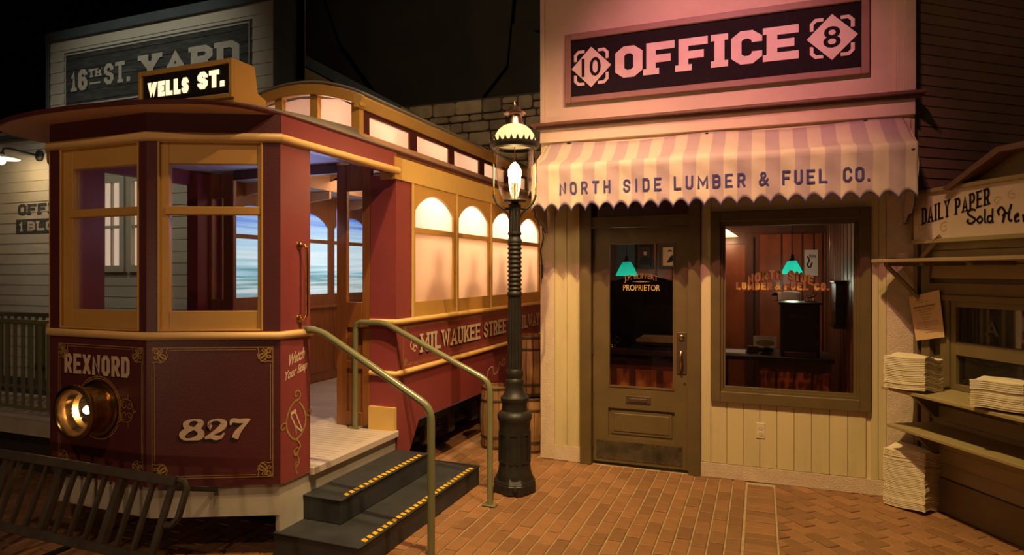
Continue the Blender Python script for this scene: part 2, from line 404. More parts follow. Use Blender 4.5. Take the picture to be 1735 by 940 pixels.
M['stone'] = mat('brown_stone', (.30, .21, .12), .85, var=.25, scale=4, bump=.5, bscale=12, rnd=.45)
M['stonejoint'] = mat('stone_joint', (.06, .045, .03), .9)
M['outer'] = mat('outer_dark_wall', (.004, .003, .003), .9)
M['void'] = mat('dark_drape', (.034, .025, .015), .9, var=.3, scale=1)
M['barrel'] = mat('barrel_wood', (.30, .155, .065), .6, var=.25, scale=8, stretch=(4, 4, .5), rnd=.15)
M['hoop'] = mat('rusty_hoop', (.11, .07, .045), .5, metal=.6)
M['panelwood'] = mat('red_cherry_panel', (.30, .072, .022), .38, var=.42, scale=3, stretch=(2, 2, .8), coat=.2)
M['seal'] = mat('near_black_wood', (.028, .018, .014), .35, var=.2, coat=.2)
M['goldtext'] = mat('gold_glass_lettering', (.50, .33, .09), .5, var=.15, scale=30)
M['redtext'] = mat('red_lettering_shadow', (.18, .02, .015), .6)
M['white'] = mat('white_paper', (.85, .82, .78), .7, var=.04)
M['greenshade'] = milk('green_glass_shade', (.01, .27, .22), .8)
M['kick'] = mat('tarnished_kick_plate', (.10, .085, .055), .42, metal=.7, var=.5, scale=9, stain=(.30, .27, .18), stain_amt=.5)
M['outlet'] = mat('ivory_plastic', (.66, .55, .36), .4)
M['purple'] = mat('mauve_panel', (.34, .17, .24), .6)
M['ceilwhite'] = mat('pale_car_ceiling', (.60, .57, .60), .6)
M['concrete'] = mat('rough_white_post', (.62, .48, .36), .8, var=.1, scale=10, bump=.6, bscale=90)

# ================================================================ SETTING
def structure(name, mb, m, **k):
    return mb.build(name, m, None, kind='structure', **k)

# ---- brick floor
floor = structure('floor', MB().box(-12, 5, -1.5, 13, -.12, -.009), M['mortar'])
BL, BW, GP = .196, .098, .0095
def brick_mesh():
    mb = MB(); l, w_ = (BL-GP)/2, (BW-GP)/2; c = .005
    mb.add([(-w_, -l, -.03), (w_, -l, -.03), (w_, l, -.03), (-w_, l, -.03),
            (-w_, -l, -.004), (w_, -l, -.004), (w_, l, -.004), (-w_, l, -.004),
            (-w_+c, -l+c, 0), (w_-c, -l+c, 0), (w_-c, l-c, 0), (-w_+c, l-c, 0)],
           [(0, 1, 5, 4), (1, 2, 6, 5), (2, 3, 7, 6), (3, 0, 4, 7), (4, 5, 9, 8), (5, 6, 10, 9), (6, 7, 11, 10), (7, 4, 8, 11), (8, 9, 10, 11)])
    return mb
bricks = []   # (x, y, rotation, clip planes)
YE = 5.388
x = -10.0; k = 0
while True:
    xc = -.105-BW/2-k*BW
    if xc < -10: break
    off = (k % 2)*BL/2+random.uniform(-.012, .012)
    y = -1.2+off
    while y < 9.0:
        if xc > -1.86:
            if y-BL/2 < YE: bricks.append((xc, y, 0, [(0, 1, YE)] if y+BL/2 > YE else None))
        else: bricks.append((xc, y, 0, None))
        y += BL
    k += 1
y = -1.2
while y < YE-.03:
    bricks.append((0, y, pi/2, [(0, 1, YE)] if y+BW/2 > YE else None)); y += BW
th = math.atan2(.808, -.68)-pi/2            # courses of the right zone run diagonally
ca, sa = cos(th), sin(th)
Kd = Vector((.509, -.861)); Kn = Vector((-.861, -.509)); KO = Vector((1.04, 5.41))
kc = -(KO.dot(Kn)+.016)
for i in range(-50, 60):
    for j in range(-35, 40):
        lx = i*BW; ly = j*BL+(i % 2)*BL/2
        X = .1+lx*ca-ly*sa; Y = 3.0+lx*sa+ly*ca
        if Y > 5.6 or Y < -1.2 or X > 4.2 or X < -.1: continue
        if (Vector((X, Y))-KO).dot(Kn) < -.12: continue
        ex = abs(ca)*BW/2+abs(sa)*BL/2; ey = abs(sa)*BW/2+abs(ca)*BL/2
        pl_ = []
        if X-ex < .105: pl_.append((-1, 0, -.105))
        if Y+ey > YE: pl_.append((0, 1, YE))
        if (Vector((X, Y))-KO).dot(Kn) < .13: pl_.append((-Kn.x, -Kn.y, kc))
        bricks.append((X, Y, th, pl_ or None))
def bvis(b):
    X, Y, _, cl = b; p = proj(X, Y, 0)
    if cl: return 0
    if p[2] < .4 or not (-20 < p[0] < 1755 and p[1] < 955): return 0
    if -4.6 < X < -2.65 and Y > 2.6 and not (Y < 3.0): return 0
    if -2.7 < X < -2.05 and 2.9 < Y < 4.55: return 0
    if X < -2.6 and Y > 4.2: return 0
    return 1/p[2]**3
order = sorted(range(len(bricks)), key=lambda i: -bvis(bricks[i]))
bm0 = brick_mesh(); first = None
rest = MB()
for n_, i in enumerate(order):
    X, Y, r, cl = bricks[i]
    Z = random.uniform(-.0035, .0015)
    if cl:
        l, w_ = (BL-GP)/2, (BW-GP)/2; c2, s2 = cos(r), sin(r)
        P = [(X+a*c2-b*s2, Y+a*s2+b*c2) for a, b in ((-w_, -l), (w_, -l), (w_, l), (-w_, l))]
        for pl in cl:
            P = clip(P, *pl)
            if len(P) < 3: break
        if len(P) < 3: continue
        n0 = len(rest.v); m_ = len(P); cx = sum(p[0] for p in P)/m_; cy = sum(p[1] for p in P)/m_
        rest.v += [(p[0], p[1], Z-.03) for p in P]+[(p[0], p[1], Z-.004) for p in P]+[(p[0]+(cx-p[0])*.06, p[1]+(cy-p[1])*.06, Z) for p in P]
        rest.f += [tuple(n0+2*m_+q for q in range(m_))]
        for q in range(m_):
            q2 = (q+1) % m_; rest.f += [(n0+q, n0+q2, n0+m_+q2, n0+m_+q), (n0+m_+q, n0+m_+q2, n0+2*m_+q2, n0+2*m_+q)]
        continue
    r += random.uniform(-.012, .012)
    if n_ < 300 and bvis(bricks[i]) > 0:
        if first is None: first = bm0.build('brick', M['brick'], floor); o = first
        else: o = first.copy(); COL.objects.link(o)
        o.location = (X, Y, Z); o.rotation_euler = (random.uniform(-.01, .01), random.uniform(-.01, .01), r)
    else:
        c2, s2 = cos(r), sin(r); n0 = len(rest.v)
        rest.v += [(X+v[0]*c2-v[1]*s2, Y+v[0]*s2+v[1]*c2, Z+v[2]) for v in bm0.v]
        rest.f += [tuple(q+n0 for q in f) for f in bm0.f]
rest.build('brick_paving', M['brick'], floor, kind='stuff')

# ---- office facade (plane y = 5.41)
FO = Fr((0, 5.41, 0), (1, 0, 0))
wall = MB()
x0, x1, wz = -1.83, 1.05, 2.97
dx0, dx1, dz = -1.364, -.545, 2.04          # door opening
wx0, wx1, wz0, wz1 = -.30, .69, .70, 2.06   # window opening
wall.fb(FO, x0, dx0-.06, 0, wz, -.12, 0)
wall.fb(FO, dx0-.06, dx1+.06, dz+.30, wz, -.12, 0)
wall.fb(FO, dx1+.06, wx0, 0, wz, -.12, 0)
wall.fb(FO, wx0, wx1, 0, wz0, -.12, 0)
wall.fb(FO, wx0, wx1, wz1, wz, -.12, 0)
wall.fb(FO, wx1, x1, 0, wz, -.12, 0)
wallf = structure('wall_front', wall, M['cream'])
def vboard(a0, a1, b0, b1): 
    return bevel(MB().fb(FO, a0+.0015, a1-.0015, b0, b1, 0, .014).build('board', M['creamboard'], wallf), .003)
for a0, a1 in ((-1.70, -1.585), (-1.585, -1.47)): vboard(a0, a1, .13, 2.5)
xs = [-.452, -.375]+[-.375+.1235*i for i in range(1, 10)]
for i in range(len(xs)-1): vboard(xs[i], xs[i+1], .115, .615 if i else 2.5)
vboard(.765, .815, .115, 2.5); vboard(.815, .868, .115, 2.5)
bevel(MB().fb(FO, -1.83, -1.70, 0, 2.6, 0, .022).build('corner_board', M['concrete'], wallf), .004)
bevel(MB().fb(FO, .868, 1.05, 0, 2.6, 0, .03).build('corner_post', M['concrete'], wallf), .005)
structure('baseboard_front', MB().fb(FO, -1.70, -1.46, 0, .13, 0, .02).fb(FO, -.454, .868, 0, .112, 0, .022), M['concrete'])
# frieze and parapet
MB().fb(FO, -1.80, 1.02, 2.60, 2.78, 0, .016).build('frieze_board', M['parapet'], wallf)
bevel(MB().fb(FO, -1.83, 1.05, 2.80, 2.925, 0, .035).build('frieze_moulding', M['parapet'], wallf), .005)
parapet = structure('wall_upper_front', MB().fb(FO, -1.83, 1.05, 2.96, 4.35, -.12, .0), M['parapet'])
bevel(MB().fb(FO, -1.83, -1.79, 2.96, 4.35, 0, .03).build('corner_board', M['parapet'], parapet), .004)
bevel(MB().fb(FO, .93, .98, 2.96, 4.35, 0, .035).build('corner_board', M['parapet'], parapet), .004)
bevel(MB().fb(FO, .98, 1.05, 2.96, 4.35, 0, .05).build('corner_board', M['parapet'], parapet), .004)
bevel(structure('trim_1', MB().fb(FO, -1.90, 1.11, 2.94, 2.965, -.02, .10).fb(FO, -1.86, 1.08, 2.915, 2.94, 0, .06), M['cornice']), .004)
structure('wall_alley', MB().box(-1.83, -1.71, 5.53, 9, 0, 4.35), M['cream'])

# ---- door frame, transom, door
structure('trim_2', MB().fb(FO, -1.458, dx0+.003, 0, 2.5, -.1, .05).fb(FO, dx1-.003, -.457, 0, 2.5, -.1, .05).fb(FO, dx0, dx1, dz, dz+.09, -.1, .03)
          .fb(FO, dx0, dx1, dz+.28, dz+.46, -.1, .04), M['trimbrown'])
structure('window_2', MB().fb(FO, dx0, dx1, dz+.09, dz+.28, -.06, -.05), M['darkwood'])
gx0, gx1, gz0, gz1 = -1.223, -.665, .672, 1.905
dm = MB(); t0, t1 = -.055, -.012
D0, D1 = dx0+.008, dx1-.008
for a0, a1, b0, b1 in ((D0, gx0, .02, dz-.005), (gx1, D1, .02, dz-.005), (gx0, gx1, gz1, dz-.005), (gx0, gx1, .49, gz0), (gx0, gx1, .02, .245)): dm.fb(FO, a0, a1, b0, b1, t0, t1)
dm.fb(FO, gx0, gx1, .245, .49, t0, t1-.022)
door = structure('door_1', dm, M['trimbrown'])
rp = MB()
for d0, d1, i in ((-.034, -.026, .02), (-.034, -.020, .045)): rp.fb(FO, gx0+i, gx1-i, .245+i, .49-i, d0, d1)
bevel(rp.build('raised_panel', M['trimbrown'], door), .004)
gp = MB().fb(FO, gx0, gx1, gz0, gz1, -.036, -.032).build('glass', M['officepane'], door)
st = MB()
st.frame4(FO, gx0, gx1, gz0, gz1, .012, -.03, -.006)
st.build('glazing_bead', M['trimbrown'], door)
kp = MB().fb(FO, D0+.03, D1-.05, .05, .205, t1, t1+.004)
kpo = kp.build('kick_plate', M['kick'], door)
sc = MB()
for i in range(12):
    for b in (.06, .195): sc.lathe(FO.p(D0+.045+i*.061, b, t1+.004), [(.004, 0), (.004, .002)], 6, ax=(0, -1, 0))
sc.build('screw_head', M['brass'], kpo, kind='stuff')
msl = bevel(MB().fb(FO, -1.07, -.86, .54, .605, t1, t1+.008).build('mail_slot', M['hoop'], door), .003)
bevel(MB().fb(FO, -1.04, -.89, .553, .585, t1+.008, t1+.014).build('flap', M['hoop'], msl), .003)
hp = bevel(MB().fb(FO, -.648, -.568, .81, 1.157, t1, t1+.008).build('lock_plate', M['hoop'], door), .004)
MB().lathe(FO.p(-.608, 1.115, t1+.008), [(.022, 0), (.022, .01), (.012, .016)], 16, ax=(0, -1, 0)).build('keyhole', M['brass'], hp, smooth=True)
MB().tube([FO.p(-.608, 1.0, t1), FO.p(-.608, 1.0, t1+.04), FO.p(-.608, .97, t1+.055), FO.p(-.61, .91, t1+.055), FO.p(-.61, .86, t1+.04), FO.p(-.608, .84, t1+.005)], [.009, .009, .012, .014, .010, .008], 10).build('handle', M['brass'], hp, smooth=True)
for z in (.2, 1.0, 1.8):
    MB().lathe((dx0+.004, 5.40, z), [(.008, -.05), (.008, .05)], 8).build('hinge', M['hoop'], door)
MB().lathe(FO.p(-.583, .735, t1), [(.010, 0), (.010, .004)], 12, ax=(0, -1, 0)).build('brass_disc', M['brass'], door)
def arcw(cx, rise, span):
    return lambda A, B: (A, B-rise*((A-cx)/span)**2)
lt = MB()
font_text(lt, FO, 'J.P. BLIFFERT', -1.088, -.805, 1.588, .058, -.031, bold=.006, warp=arcw(-.945, .026, .14))
font_text(lt, FO, 'PROPRIETOR', -1.098, -.787, 1.497, .052, -.031, bold=.008)
lt.prism(FO, [(-1.03, 1.574), (-.945, 1.579), (-.86, 1.574), (-.945, 1.569)], -.032, -.0312)
lt.build('lettering', M['goldtext'], gp)

# ---- shop window
wf = MB(); o_ = (-.373, .763, .613, 2.14)
for a0, a1, b0, b1 in ((o_[0], wx0, o_[2], o_[3]), (wx1, o_[1], o_[2], o_[3]), (wx0, wx1, o_[2], wz0), (wx0, wx1, wz1, o_[3])): wf.fb(FO, a0, a1, b0, b1, -.06, .045)
win = bevel(structure('window_1', wf, M['trimbrown']), .004)
ib = MB()
for q, d in ((0, .02), (.018, .0)):
    ib.frame4(FO, wx0+q, wx1-q, wz0+q, wz1-q, .018, -.038, d)
ib.build('inner_moulding', M['trimbrown'], win)
pn = MB().fb(FO, wx0, wx1, wz0, wz1, -.045, -.040).build('glass', M['officepane'], win)
for dx_, dz_, d, m_ in ((-.007, -.008, -.0395, 'redtext'), (0, 0, -.0385, 'goldtext')):
    lt = MB()
    block_text(lt, FO, 'NORTH SIDE', -.095+dx_, .385+dx_, 1.600+dz_, .075, .017, .016, .010, d, warp=arcw(.14, .05, .24))
    block_text(lt, FO, 'LUMBER', -.185+dx_, .085+dx_, 1.515+dz_, .058, .016, .014, .009, d)
    font_text(lt, FO, '&', .105+dx_, .155+dx_, 1.515+dz_, .058, d, bold=.03)
    block_text(lt, FO, 'FUEL CO.', .175+dx_, .49+dx_, 1.515+dz_, .058, .016, .014, .009, d)
    lt.build('lettering' if m_ == 'goldtext' else 'lettering_shadow', M[m_], pn)

# ---- outlet
ol = bevel(MB().fb(FO, -.032, .033, .345, .467, .014, .020).build('power_outlet', M['outlet']), .003)
tag(ol, 'ivory power outlet on the cream boards below the office window', 'outlet')
for z in (.382, .430):
    so = MB().lathe(FO.p(0, z, .020), [(.017, 0), (.017, .003)], 14, ax=(0, -1, 0)).build('socket', M['outlet'], ol)
    MB().fb(FO, -.008, -.005, z-.006, z+.006, .0231, .0235).fb(FO, .005, .008, z-.006, z+.006, .0231, .0235).build('slot', M['black'], so)

# ---- office interior
yb, xl, xr, zc = 8.0, -1.71, .70, 2.6
structure('floor_office', MB().box(xl, xr+.4, 5.53, yb, -.009, .02), M['darkwood'])
structure('ceiling_office', MB().box(xl, xr+.4, 5.5, yb+.1, zc, zc+.05), M['darkwood'])
wb = structure('wall_office_back', MB().box(xl, xr+.3, yb, yb+.1, 0, zc), M['darkwood'])
FB = Fr((0, yb, 0), (1, 0, 0))
edges = [-1.70, -1.45, -1.2, -1.0, -.80, -.56, -.02, .23, .45, .57, .66, .75]
for i in range(len(edges)-1):
    if i == 5: continue
    bevel(MB().fb(FB, edges[i]+.008, edges[i+1]-.008, .1, 2.10, .0, .02).build('panel', M['panelwood'], wb), .006)
dd = structure('door_2', MB().fb(FB, -.54, -.17, .02, 1.98, 0, .03), M['panelwood'])
MB().fb(FB, -.50, -.28, 1.80, 1.93, .03, .036).fb(FB, -.50, -.28, 1.0, 1.70, .03, .036).build('raised_panel', M['panelwood'], dd)
structure('trim_3', MB().fb(FB, -.17, -.08, 0, 2.06, 0, .05).fb(FB, -.6, -.08, 1.99, 2.06, 0, .055).fb(FB, -1.7, .7, 2.12, 2.3, 0, .06), M['darkwood'])
wr = structure('wall_office_right', MB().box(xr, xr+.05, 5.53, yb, 0, zc), M['darkwood'])
for i in range(10):
    bevel(MB().box(xr-.02, xr, 5.55+i*.245, 5.55+i*.245+.21, .1, 2.3).build('board', M['darkwood'], wr), .006)
wl = structure('wall_office_left', MB().box(xl, xl+.02, 5.53, yb, 0, zc), M['darkwood'])
structure('window_3', MB().fb(FB, -1.69, -1.46, 1.5, 2.1, .02, .04), M['slate'])
def at(px, py, y): 
    a, b = onY(px, py, y); return a, b
# counter desk behind window
dk = thing('writing_counter', 'dark wooden counter desk with cherry panels behind the office window', 'desk', (.15, 6.4, 0))
bevel(MB().box(-.36, .60, 6.15, 6.75, .86, .90).build('desktop', M['seal'], dk), .006)
MB().box(-.02, .58, 6.22, 6.70, .02, .86).build('pedestal', M['darkwood'], dk)
for i in range(4):
    bevel(MB().box(.0+i*.145, .125+i*.145, 6.205, 6.22, .12, .76).build('panel', M['wood'], dk), .004)
MB().box(-.35, -.30, 6.2, 6.25, .02, .86).build('leg', M['darkwood'], dk)
MB().box(-.35, -.30, 6.65, 6.70, .02, .86).build('leg', M['darkwood'], dk)
# desk behind the door
dk2 = thing('roll_top_desk', 'black high-backed desk with cherry panelled front behind the door glass', 'desk', (-1.15, 6.4, 0))
bevel(MB().box(-1.56, -.62, 6.05, 6.75, .87, .92).build('desktop', M['seal'], dk2), .006)
MB().box(-1.52, -.66, 6.15, 6.70, .02, .87).build('pedestal', M['darkwood'], dk2)
for a0, a1 in ((-1.50, -1.36), (-1.30, -1.18), (-1.12, -.92), (-.86, -.70)): bevel(MB().box(a0, a1, 6.135, 6.15, .1, .72).build('panel', M['wood'], dk2), .004)
bk = MB().box(-1.55, -.63, 6.55, 6.75, .92, 1.57)
bk.prism(Fr((0, 6.6, 0), (1, 0, 0)), [(-1.40, 1.57), (-1.3, 1.60), (-1.15, 1.625), (-1.05, 1.62), (-.9, 1.59), (-.86, 1.57)], -.05, .03)
bevel(bk.build('hutch', M['seal'], dk2), .006)
MB().box(-1.50, -1.10, 6.54, 6.55, .98, 1.52).box(-1.04, -.68, 6.54, 6.55, .98, 1.52).build('door_panel', M['seal'], dk2)
# cabinet on counter
cb = thing('pigeonhole_cabinet', 'black wooden cabinet standing on the counter behind the window', 'cabinet', (.33, 6.4, .90))
bevel(MB().box(.17, .49, 6.25, 6.62, .90, 1.365).build('body', M['seal'], cb), .004)
bevel(MB().box(.15, .52, 6.22, 6.65, 1.365, 1.385).build('top', M['seal'], cb), .006)
nl = MB(); FC = Fr((0, 6.25, 0), (1, 0, 0)); block_text(nl, FC, 'ROAD', .24, .42, 1.245, .035, .011, .009, .008, .002)
nl.build('lettering', M['fender'], cb)
bevel(MB().box(.20, .46, 6.20, 6.25, .90, .945).build('drawer', M['darkwood'], cb), .004)
# paper with black bird-like paperweight
pp = MB().grid(lambda u, v: (.15+.19*u, 6.28+.22*v, 1.392+.075*v+.015*sin(3*u)), 6, 5)
for v in pp.v[:]: pass
o = pp.build('open_paper', M['white'], smooth=True); tag(o, 'curled white sheet of paper on top of the black cabinet', 'paper')
md = o.modifiers.new('s', 'SOLIDIFY'); md.thickness = .002
dg = MB(); dg.box(.375, .475, 6.37, 6.41, 1.385, 1.395)
dg.tube([(.39, 6.39, 1.425), (.42, 6.39, 1.430), (.45, 6.39, 1.440), (.465, 6.39, 1.460)], [.010, .014, .012, .009], 8)
dg.tube([(.462, 6.39, 1.462), (.482, 6.39, 1.468)], [.011, .006], 8)
for x_ in (.395, .405, .445, .452): dg.tube([(x_, 6.39, 1.425), (x_, 6.39, 1.395)], .005, 6)
dg.tube([(.392, 6.39, 1.430), (.380, 6.39, 1.455)], .004, 6)
tag(dg.build('dog_figurine', M['chrome'], smooth=True), 'small shiny metal dog figurine on the cabinet top', 'figurine')
bd = MB(); bd.tube([(.10, 6.5, 1.440), (.13, 6.5, 1.455), (.17, 6.5, 1.440), (.20, 6.5, 1.480)], [.012, .02, .018, .008], 8); bd.box(.145, .155, 6.49, 6.51, 1.385, 1.440); bd.box(.12, .18, 6.47, 6.53, 1.385, 1.392)
tag(bd.build('desk_stamp', M['black'], smooth=True), 'black curved desk tool behind the white paper', 'tool')
# postcard on easel
ca0, cz1 = onY(1276, 569, 6.42); ca1, cz0 = onY(1317, 591, 6.42); cw, chh = ca1-ca0, cz1-cz0
FPc = Fr((0, 6.42, 0), (1, 0, 0), (0, .15, 1))
pc = MB().fb(FPc, ca0, ca1, cz0, cz1, 0, .003).build('picture_card', M['white'])
tag(pc, 'white printed picture card propped behind the desk block', 'card')
MB().fb(FPc, ca0+.03, ca1-.03, .91, cz0+.02, -.012, -.002).build('card_stand', M['seal'], pc)
el = MB().flat(FPc, [((ca0+ca1)/2+cw*.40*cos(t*pi/12), cz0+chh*.42+chh*.27*sin(t*pi/12)) for t in range(24)], .0035)
el.build('print_oval', M['goldleaf'], pc)
l2 = MB(); font_text(l2, FPc, 'NORTHERN LUMBER', ca0+cw*.15, ca1-cw*.15, cz0+chh*.80, chh*.10, .004); l2.build('print_heading', M['redtext'], pc)
bl = bevel(MB().box(-.115, -.02, 6.36, 6.43, .90, .965).build('desk_block', M['hoop']), .004); tag(bl, 'dark box on the counter in front of the picture card', 'box')
tp = MB().box(.0, .09, 6.30, 6.40, .90, .915); tp.lathe((.05, 6.35, .935), [(.028, -.012), (.034, 0), (.028, .012)], 12, ax=(0, 1, 0)); tp.tube([(.01, 6.33, .915), (.03, 6.33, .95), (.075, 6.33, .96), (.09, 6.33, .93)], .006, 6)
tag(tp.build('tape_holder', M['black'], smooth=True), 'black desk machine with a round reel beside the picture card', 'machine')
pr = MB().box(-.35, -.13, 6.20, 6.5, .90, .915); tag(bevel(pr.build('paper_pad', M['white']), .002), 'flat stack of white papers at the left end of the counter', 'papers')
# desk items behind door
cs = thing('candle_holder', 'grey metal chamber candlestick with ring handle on the desk', 'candlestick', (-1.40, 6.25, .92))
MB().lathe((-1.40, 6.25, .92), [(.07, .0), (.085, .02), (.082, .024), (.03, .02), (.028, .035), (.02, .06), (.02, .12), (.045, .125), (.045, .13)], 20).build('body', M['chrome'], cs, smooth=True)
MB().tube([(-1.32+.03*cos(t*pi/6), 6.25, .99+.03*sin(t*pi/6)) for t in range(12)], .006, 6, closed=True).build('ring_handle', M['chrome'], cs, smooth=True)
ty = MB().box(-1.47, -1.17, 6.12, 6.34, .92, .928); tag(bevel(ty.build('blotter', M['chrome']), .002), 'grey tray under the candlestick', 'tray')
for i, (a0, a1, z0, r) in enumerate(((-1.10, -.74, .92, 0), (-1.08, -.72, .955, .05), (-1.12, -.76, .985, -.04), (-1.07, -.73, 1.01, .03))):
    mb = MB().box(-.18, .18, -.11, .11, 0, .005).box(-.175, .18, -.105, .105, .005, .022).box(-.18, .18, -.11, .11, .022, .026)
    o = mb.build('ledger_book', M['seal' if i < 2 else 'poster']); o.location = ((a0+a1)/2, 6.28, z0); o.rotation_euler = (0, 0, r)
    tag(o, ('black ledger at the bottom of the desk pile', 'black ledger second from the bottom of the desk pile', 'tan folder below the top of the desk pile', 'tan folder topmost on the desk pile')[i], 'book', 'ledgers and folders piled on the desk')
# portraits
def portrait(px0, py0, px1, py1, fm, mm, name, label, figcol, dress):
    a0, b1 = onY(px0, py0, 7.96); a1, b0 = onY(px1, py1, 7.96)
    t = thing(name, label, 'picture', ((a0+a1)/2, 7.97, b0)); F = Fr((0, 7.98, 0), (1, 0, 0))
    f = MB(); w_ = .035
    f.frame4(F, a0, a1, b0, b1, w_, 0, .03)
    bevel(f.build('frame', fm, t), .006)
    MB().fb(F, a0+w_, a1-w_, b0+w_, b1-w_, 0, .010).build('photo_sheet', mm, t)
    cx, cz, h = (a0+a1)/2, (b0+b1)/2, (b1-b0)
    MB().flat(F, [(cx+.07*h*cos(k*pi/8), cz+.14*h+.10*h*sin(k*pi/8)) for k in range(16)], .012).build('face', M[figcol], t)
    MB().flat(F, [(cx-.26*h, b0+w_+.01), (cx+.26*h, b0+w_+.01), (cx+.2*h, cz-.08*h), (cx+.06*h, cz+.02*h), (cx-.06*h, cz+.02*h), (cx-.2*h, cz-.08*h)] if dress else
              [(cx-.14*h, cz-.26*h), (cx+.1*h, cz-.22*h), (cx+.2*h, cz-.02*h), (cx+.08*h, cz+.06*h), (cx-.02*h, cz-.05*h)], .011).build('coat', M['black'], t)
    MB().flat(F, [(cx+(.08 if dress else .10)*h*cos(k*pi/8), cz+.20*h+.07*h*sin(k*pi/8)) for k in range(0, 9)], .013).build('hair', M['black'], t)
    return t
portrait(1078, 414, 1108, 455, M['seal'], M['darkwood'], 'framed_portrait', 'dark framed portrait of a person in a black suit', 'soffit', True)
portrait(1118, 414, 1152, 455, M['hoop'], M['poster'], 'framed_portrait', 'pale portrait of a person with short curled dark hair in gilt frame', 'letter', False)
a0, b0 = onY(1363, 467, 7.96); a1, b1 = onY(1386, 423, 7.96)
cal = MB().fb(FB, a0, a1, b0, b1, .021, .026).build('wall_calendar', M['white']); tag(cal, 'white printed calendar sheet on the cherry panelled wall', 'calendar')
l2 = MB(); font_text(l2, FB, 'Home', a0+.05, a1-.02, b1-.09, .045, .027, bold=.02); l2.build('red_heading', M['redtext'], cal)
l2 = MB(); l2.stroke(FB, cat_rom([(a0+.03, b1-.07), (a0+.05, b1-.12), (a0+.03, b1-.17), (a0+.06, b1-.2), (a0+.08, b1-.14)]), .008, .027); l2.build('black_drawing', M['ink'], cal)
wt = thing('wall_telephone', 'black wooden wall telephone box on the right office wall', 'telephone', (.67, 6.2, 1.2))
bevel(MB().box(.60, .68, 6.1, 6.42, 1.20, 1.56).build('box', M['seal'], wt), .006)
bevel(MB().box(.585, .68, 6.08, 6.44, 1.56, 1.58).box(.585, .68, 6.08, 6.44, 1.17, 1.20).build('moulding', M['seal'], wt), .004)
# green pendant lamps
def pendant(px, py0, py1, y, label, e):
    x_, zt = onY(px, py0, y); _, zb = onY(px, py1, y); r = (zt-zb)*.78
    t = thing('pendant_lamp', label, 'lamp', (x_, y, zb), 'green glass pendant lamps')
    MB().lathe((x_, y, zb), [(r, 0), (r*.80, (zt-zb)*.35), (r*.38, zt-zb)], 20, cap=False).build('lamp_shade', M['greenshade'], t, smooth=True)
    MB().lathe((x_, y, zt-.005), [(r*.4, 0), (.02, .02), (.018, .06), (.008, .07)], 12).build('socket', M['black'], t, smooth=True)
    MB().tube([(x_, y, zt+.05), (x_, y, zc)], .004, 6).build('cord', M['black'], t)
    MB().lathe((x_, y, zb+.02), [(.003, 0), (.02, .015), (.02, .03), (.008, .05)], 10).build('bulb', M['bulb_soft'], t, smooth=True)
    l = point('pendant_light', (x_, y, zb-.09), (.9, 1, .75), e, .04)
    l2_ = point('pendant_inner', (x_, y, zb+.075), (.9, 1, .9), e*.09, .015)
    return t
pendant(1062, 443, 467, 7.0, 'green glass pendant lamp seen through the door glass', 2.4)
pendant(1342, 441, 464, 6.9, 'green glass pendant lamp seen through the large shop window', 3)
x_, z_ = onY(1225, 398, 7.4)
t = thing('ceiling_lamp', 'bright amber shaded lamp at the upper left of the shop window', 'lamp', (x_, 7.4, z_))
MB().lathe((x_, 7.4, z_), [(.16, -.02), (.10, .02), (.04, .06)], 20, cap=False).build('lamp_shade', M['dome'], t, smooth=True)
MB().tube([(x_, 7.4, z_+.05), (x_, 7.4, zc)], .005, 6).build('cord', M['black'], t)
MB().lathe((x_, 7.4, z_-.03), [(.005, 0), (.03, .02), (.03, .04), (.01, .06)], 12).build('bulb', M['bulb_soft'], t, smooth=True)
point('office_ceiling_light', (x_+.02, 7.4, z_-.06), (1, .55, .28), 9, .06)
area('office_fill', (-.2, 6.0, 2.5), (-.1, 7.6, .8), (1, .50, .28), 1.5, 1.2, .3)

# ---- OFFICE sign
os_ = thing('office_sign', 'black framed sign reading OFFICE with diamonds 10 and 8 above the awning', 'sign', (-.42, 5.41, 3.13))
A0, A1, B0, B1 = -1.60, .757, 3.13, 3.735
MB().fb(FO, A0+.05, A1-.05, B0+.05, B1-.05, 0, .022).build('board', M['signblack'], os_)
f = MB()
f.frame4(FO, A0, A1, B0, B1, .055, 0, .04)
bevel(f.build('frame', M['signframe'], os_), .006)
mb = MB(); block_text(mb, FO, 'OFFICE', -1.155, .275, 3.305, .265, .078, .064, .032, .0235, serif=True); mb.build('lettering', M['signletter'], os_)
def diamond(cx, cz, num, r=.175):
    g = MB(); q = r*.80; s_ = .013
    for sx in (-1, 1):
        for sz in (-1, 1):
            g.stroke(FO, [(cx+sx*q*.42, cz+sz*q), (cx+sx*q*.8, cz+sz*q), (cx+sx*q, cz+sz*q*.8), (cx+sx*q, cz+sz*q*.42)], s_, .0232)
    g.build('loop_border', M['signletter'], os_)
    b = MB().flat(FO, [(cx-r-.02, cz), (cx, cz-r-.02), (cx+r+.02, cz), (cx, cz+r+.02)], .0236).build('diamond_shadow', M['signblack'], os_)
    b = MB().flat(FO, [(cx-r, cz), (cx, cz-r), (cx+r, cz), (cx, cz+r)], .0240).build('diamond', M['signletter'], os_)
    t = MB(); w_ = .06 if len(num) == 1 else .085
    font_text(t, FO, num, cx-w_, cx+w_, cz-.082, .164, .0244, bold=.012); t.build('number', M['signblack'], b)
diamond(-1.365, 3.43, '10'); diamond(.505, 3.438, '8')

